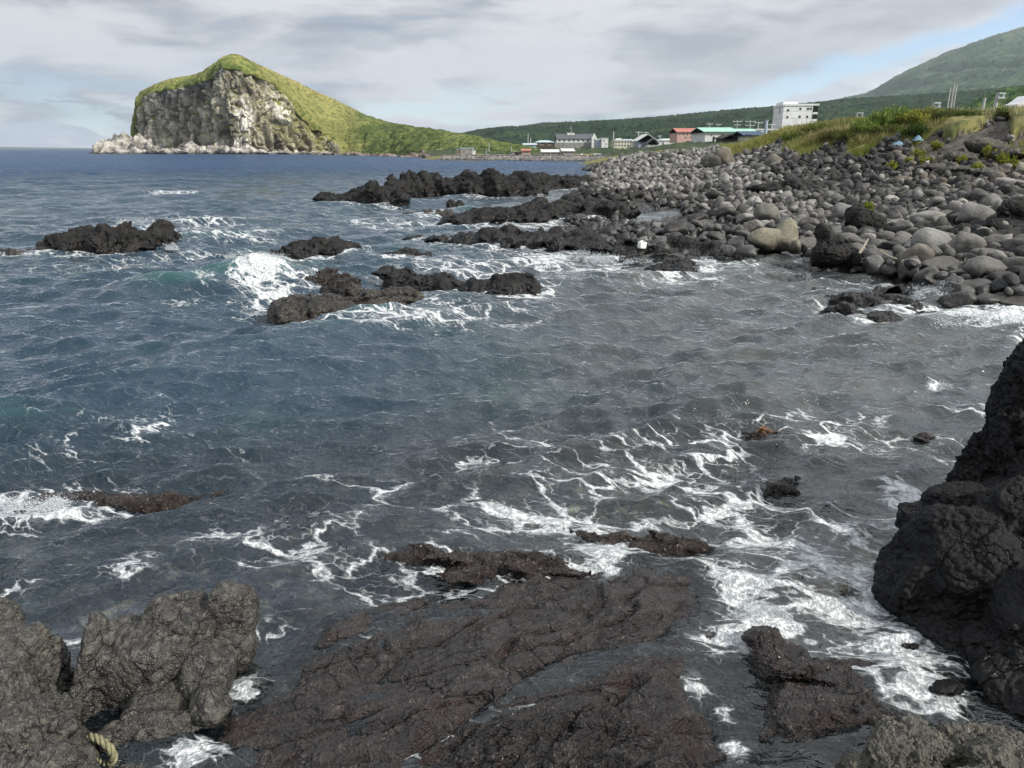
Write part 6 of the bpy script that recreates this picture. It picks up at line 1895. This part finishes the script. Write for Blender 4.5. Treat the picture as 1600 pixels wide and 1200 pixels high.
# floating weed
W_kelp = flat_mat('brown_kelp', (.10, .045, .015), .3, .3, 20)
for px, py, s_, lab in [(966, 703, .05, 'small piece of brown kelp floating in the middle water'), (1196, 676, .06, 'reddish kelp fronds floating beside the weedy rock far out')]:
    parts = []
    for k in range(7):
        V, F = ico(2); V = V * np.array([s_ * 1.6, s_ * .45, .006]) @ rotm(.3 * math.sin(k), .5 * math.cos(2 * k), k * .9).T + np.array([.06 * math.cos(k * 2.1), .05 * math.sin(k * 1.7), .02]); parts.append((V, F))
    V, F = join(parts); c_ = G(px, py, .03)
    obj('kelp', mesh_np('kelp', V, F), W_kelp, label=lab, cat='kelp', loc=tuple(c_))

# spray thrown up by the breaking water
m, g = newmat('white_spray')
d_ = g.n('ShaderNodeBsdfDiffuse', {0: (.70, .73, .75)}); t_ = g.n('ShaderNodeBsdfTranslucent', {0: (.6, .66, .7)})
mx_ = g.n('ShaderNodeMixShader', {0: .4, 1: d_.outputs[0], 2: t_.outputs[0]}); g.n('ShaderNodeOutputMaterial', {0: mx_.outputs[0]})
M_spray = m
OV = np.array([(1, 0, 0), (-1, 0, 0), (0, 1, 0), (0, -1, 0), (0, 0, 1), (0, 0, -1)], float)
OF = np.array([(0, 2, 4), (2, 1, 4), (1, 3, 4), (3, 0, 4), (2, 0, 5), (1, 2, 5), (3, 1, 5), (0, 3, 5)])


def spray(px, py, wx, wy, h, n_, r0, seed, z0=0.0, jets=7):
    n_ = int(n_ * 2.2)
    r = np.random.default_rng(seed); c_ = G(px, py)
    jx = r.normal(0, wx * .55, jets); jy = r.normal(0, wy * .5, jets); jh = h * r.uniform(.4, 1.0, jets)
    j = r.integers(0, jets, n_)
    t = r.random(n_) ** 1.7
    sp = (.10 + .30 * t) * wx
    x = jx[j] + r.normal(0, 1, n_) * sp; y = jy[j] + r.normal(0, 1, n_) * sp * .7; z = z0 + jh[j] * t + r.normal(0, .02, n_)
    n_ = n_; s = .55 * r0 * r.lognormal(0, .5, n_) * (1.25 - .8 * t)
    V = (np.stack([x + c_[0], y + c_[1], np.maximum(z, 0.0)], -1)[:, None] + OV[None] * s[:, None, None] * r.uniform(.7, 1.5, (n_, 1, 3))).reshape(-1, 3)
    F = (OF[None] + np.arange(n_)[:, None, None] * 6).reshape(-1, 3)
    obj('sea_spray', mesh_np('sea_spray', V, F), M_spray, kind='stuff')


spray(425, 432, .35, .2, .36, 3500, .013, 1, .3); spray(395, 428, .4, .2, .22, 1500, .010, 2, .35)
spray(1458, 470, .30, .25, .38, 3000, .011, 3); spray(1478, 466, .2, .2, .4, 900, .013, 4)
spray(940, 412, .4, .25, .35, 1500, .014, 5); spray(985, 412, .5, .2, .22, 1000, .013, 6); spray(1100, 423, .22, .18, .32, 1000, .013, 7)
spray(915, 408, .2, .2, .4, 700, .012, 8); spray(1560, 505, 1.1, .3, .2, 2400, .012, 9); spray(270, 390, .3, .2, .22, 500, .012, 10); spray(200, 350, .9, .3, .3, 900, .014, 11)
spray(925, 862, .14, .06, .05, 1800, .0022, 12); spray(1195, 962, .12, .06, .05, 1800, .0022, 13); spray(1475, 608, .1, .06, .14, 400, .006, 14); spray(60, 792, .35, .10, .05, 2600, .0042, 15)
spray(600, 500, .5, .2, .16, 600, .01, 16)

# ------------------------------------------------------------------ air
HAZE = True
if HAZE:
    m, g = newmat('haze')
    pv_ = g.n('ShaderNodeVolumePrincipled', {'Color': (.80, .88, 1.0), 'Density': 5.5e-5, 'Anisotropy': 0.2})
    g.n('ShaderNodeOutputMaterial', {1: pv_.outputs[0]})
    pm('haze', *boxg(-13500, 13500, -700, 13500, -7, 1350), m, None, kind='stuff')
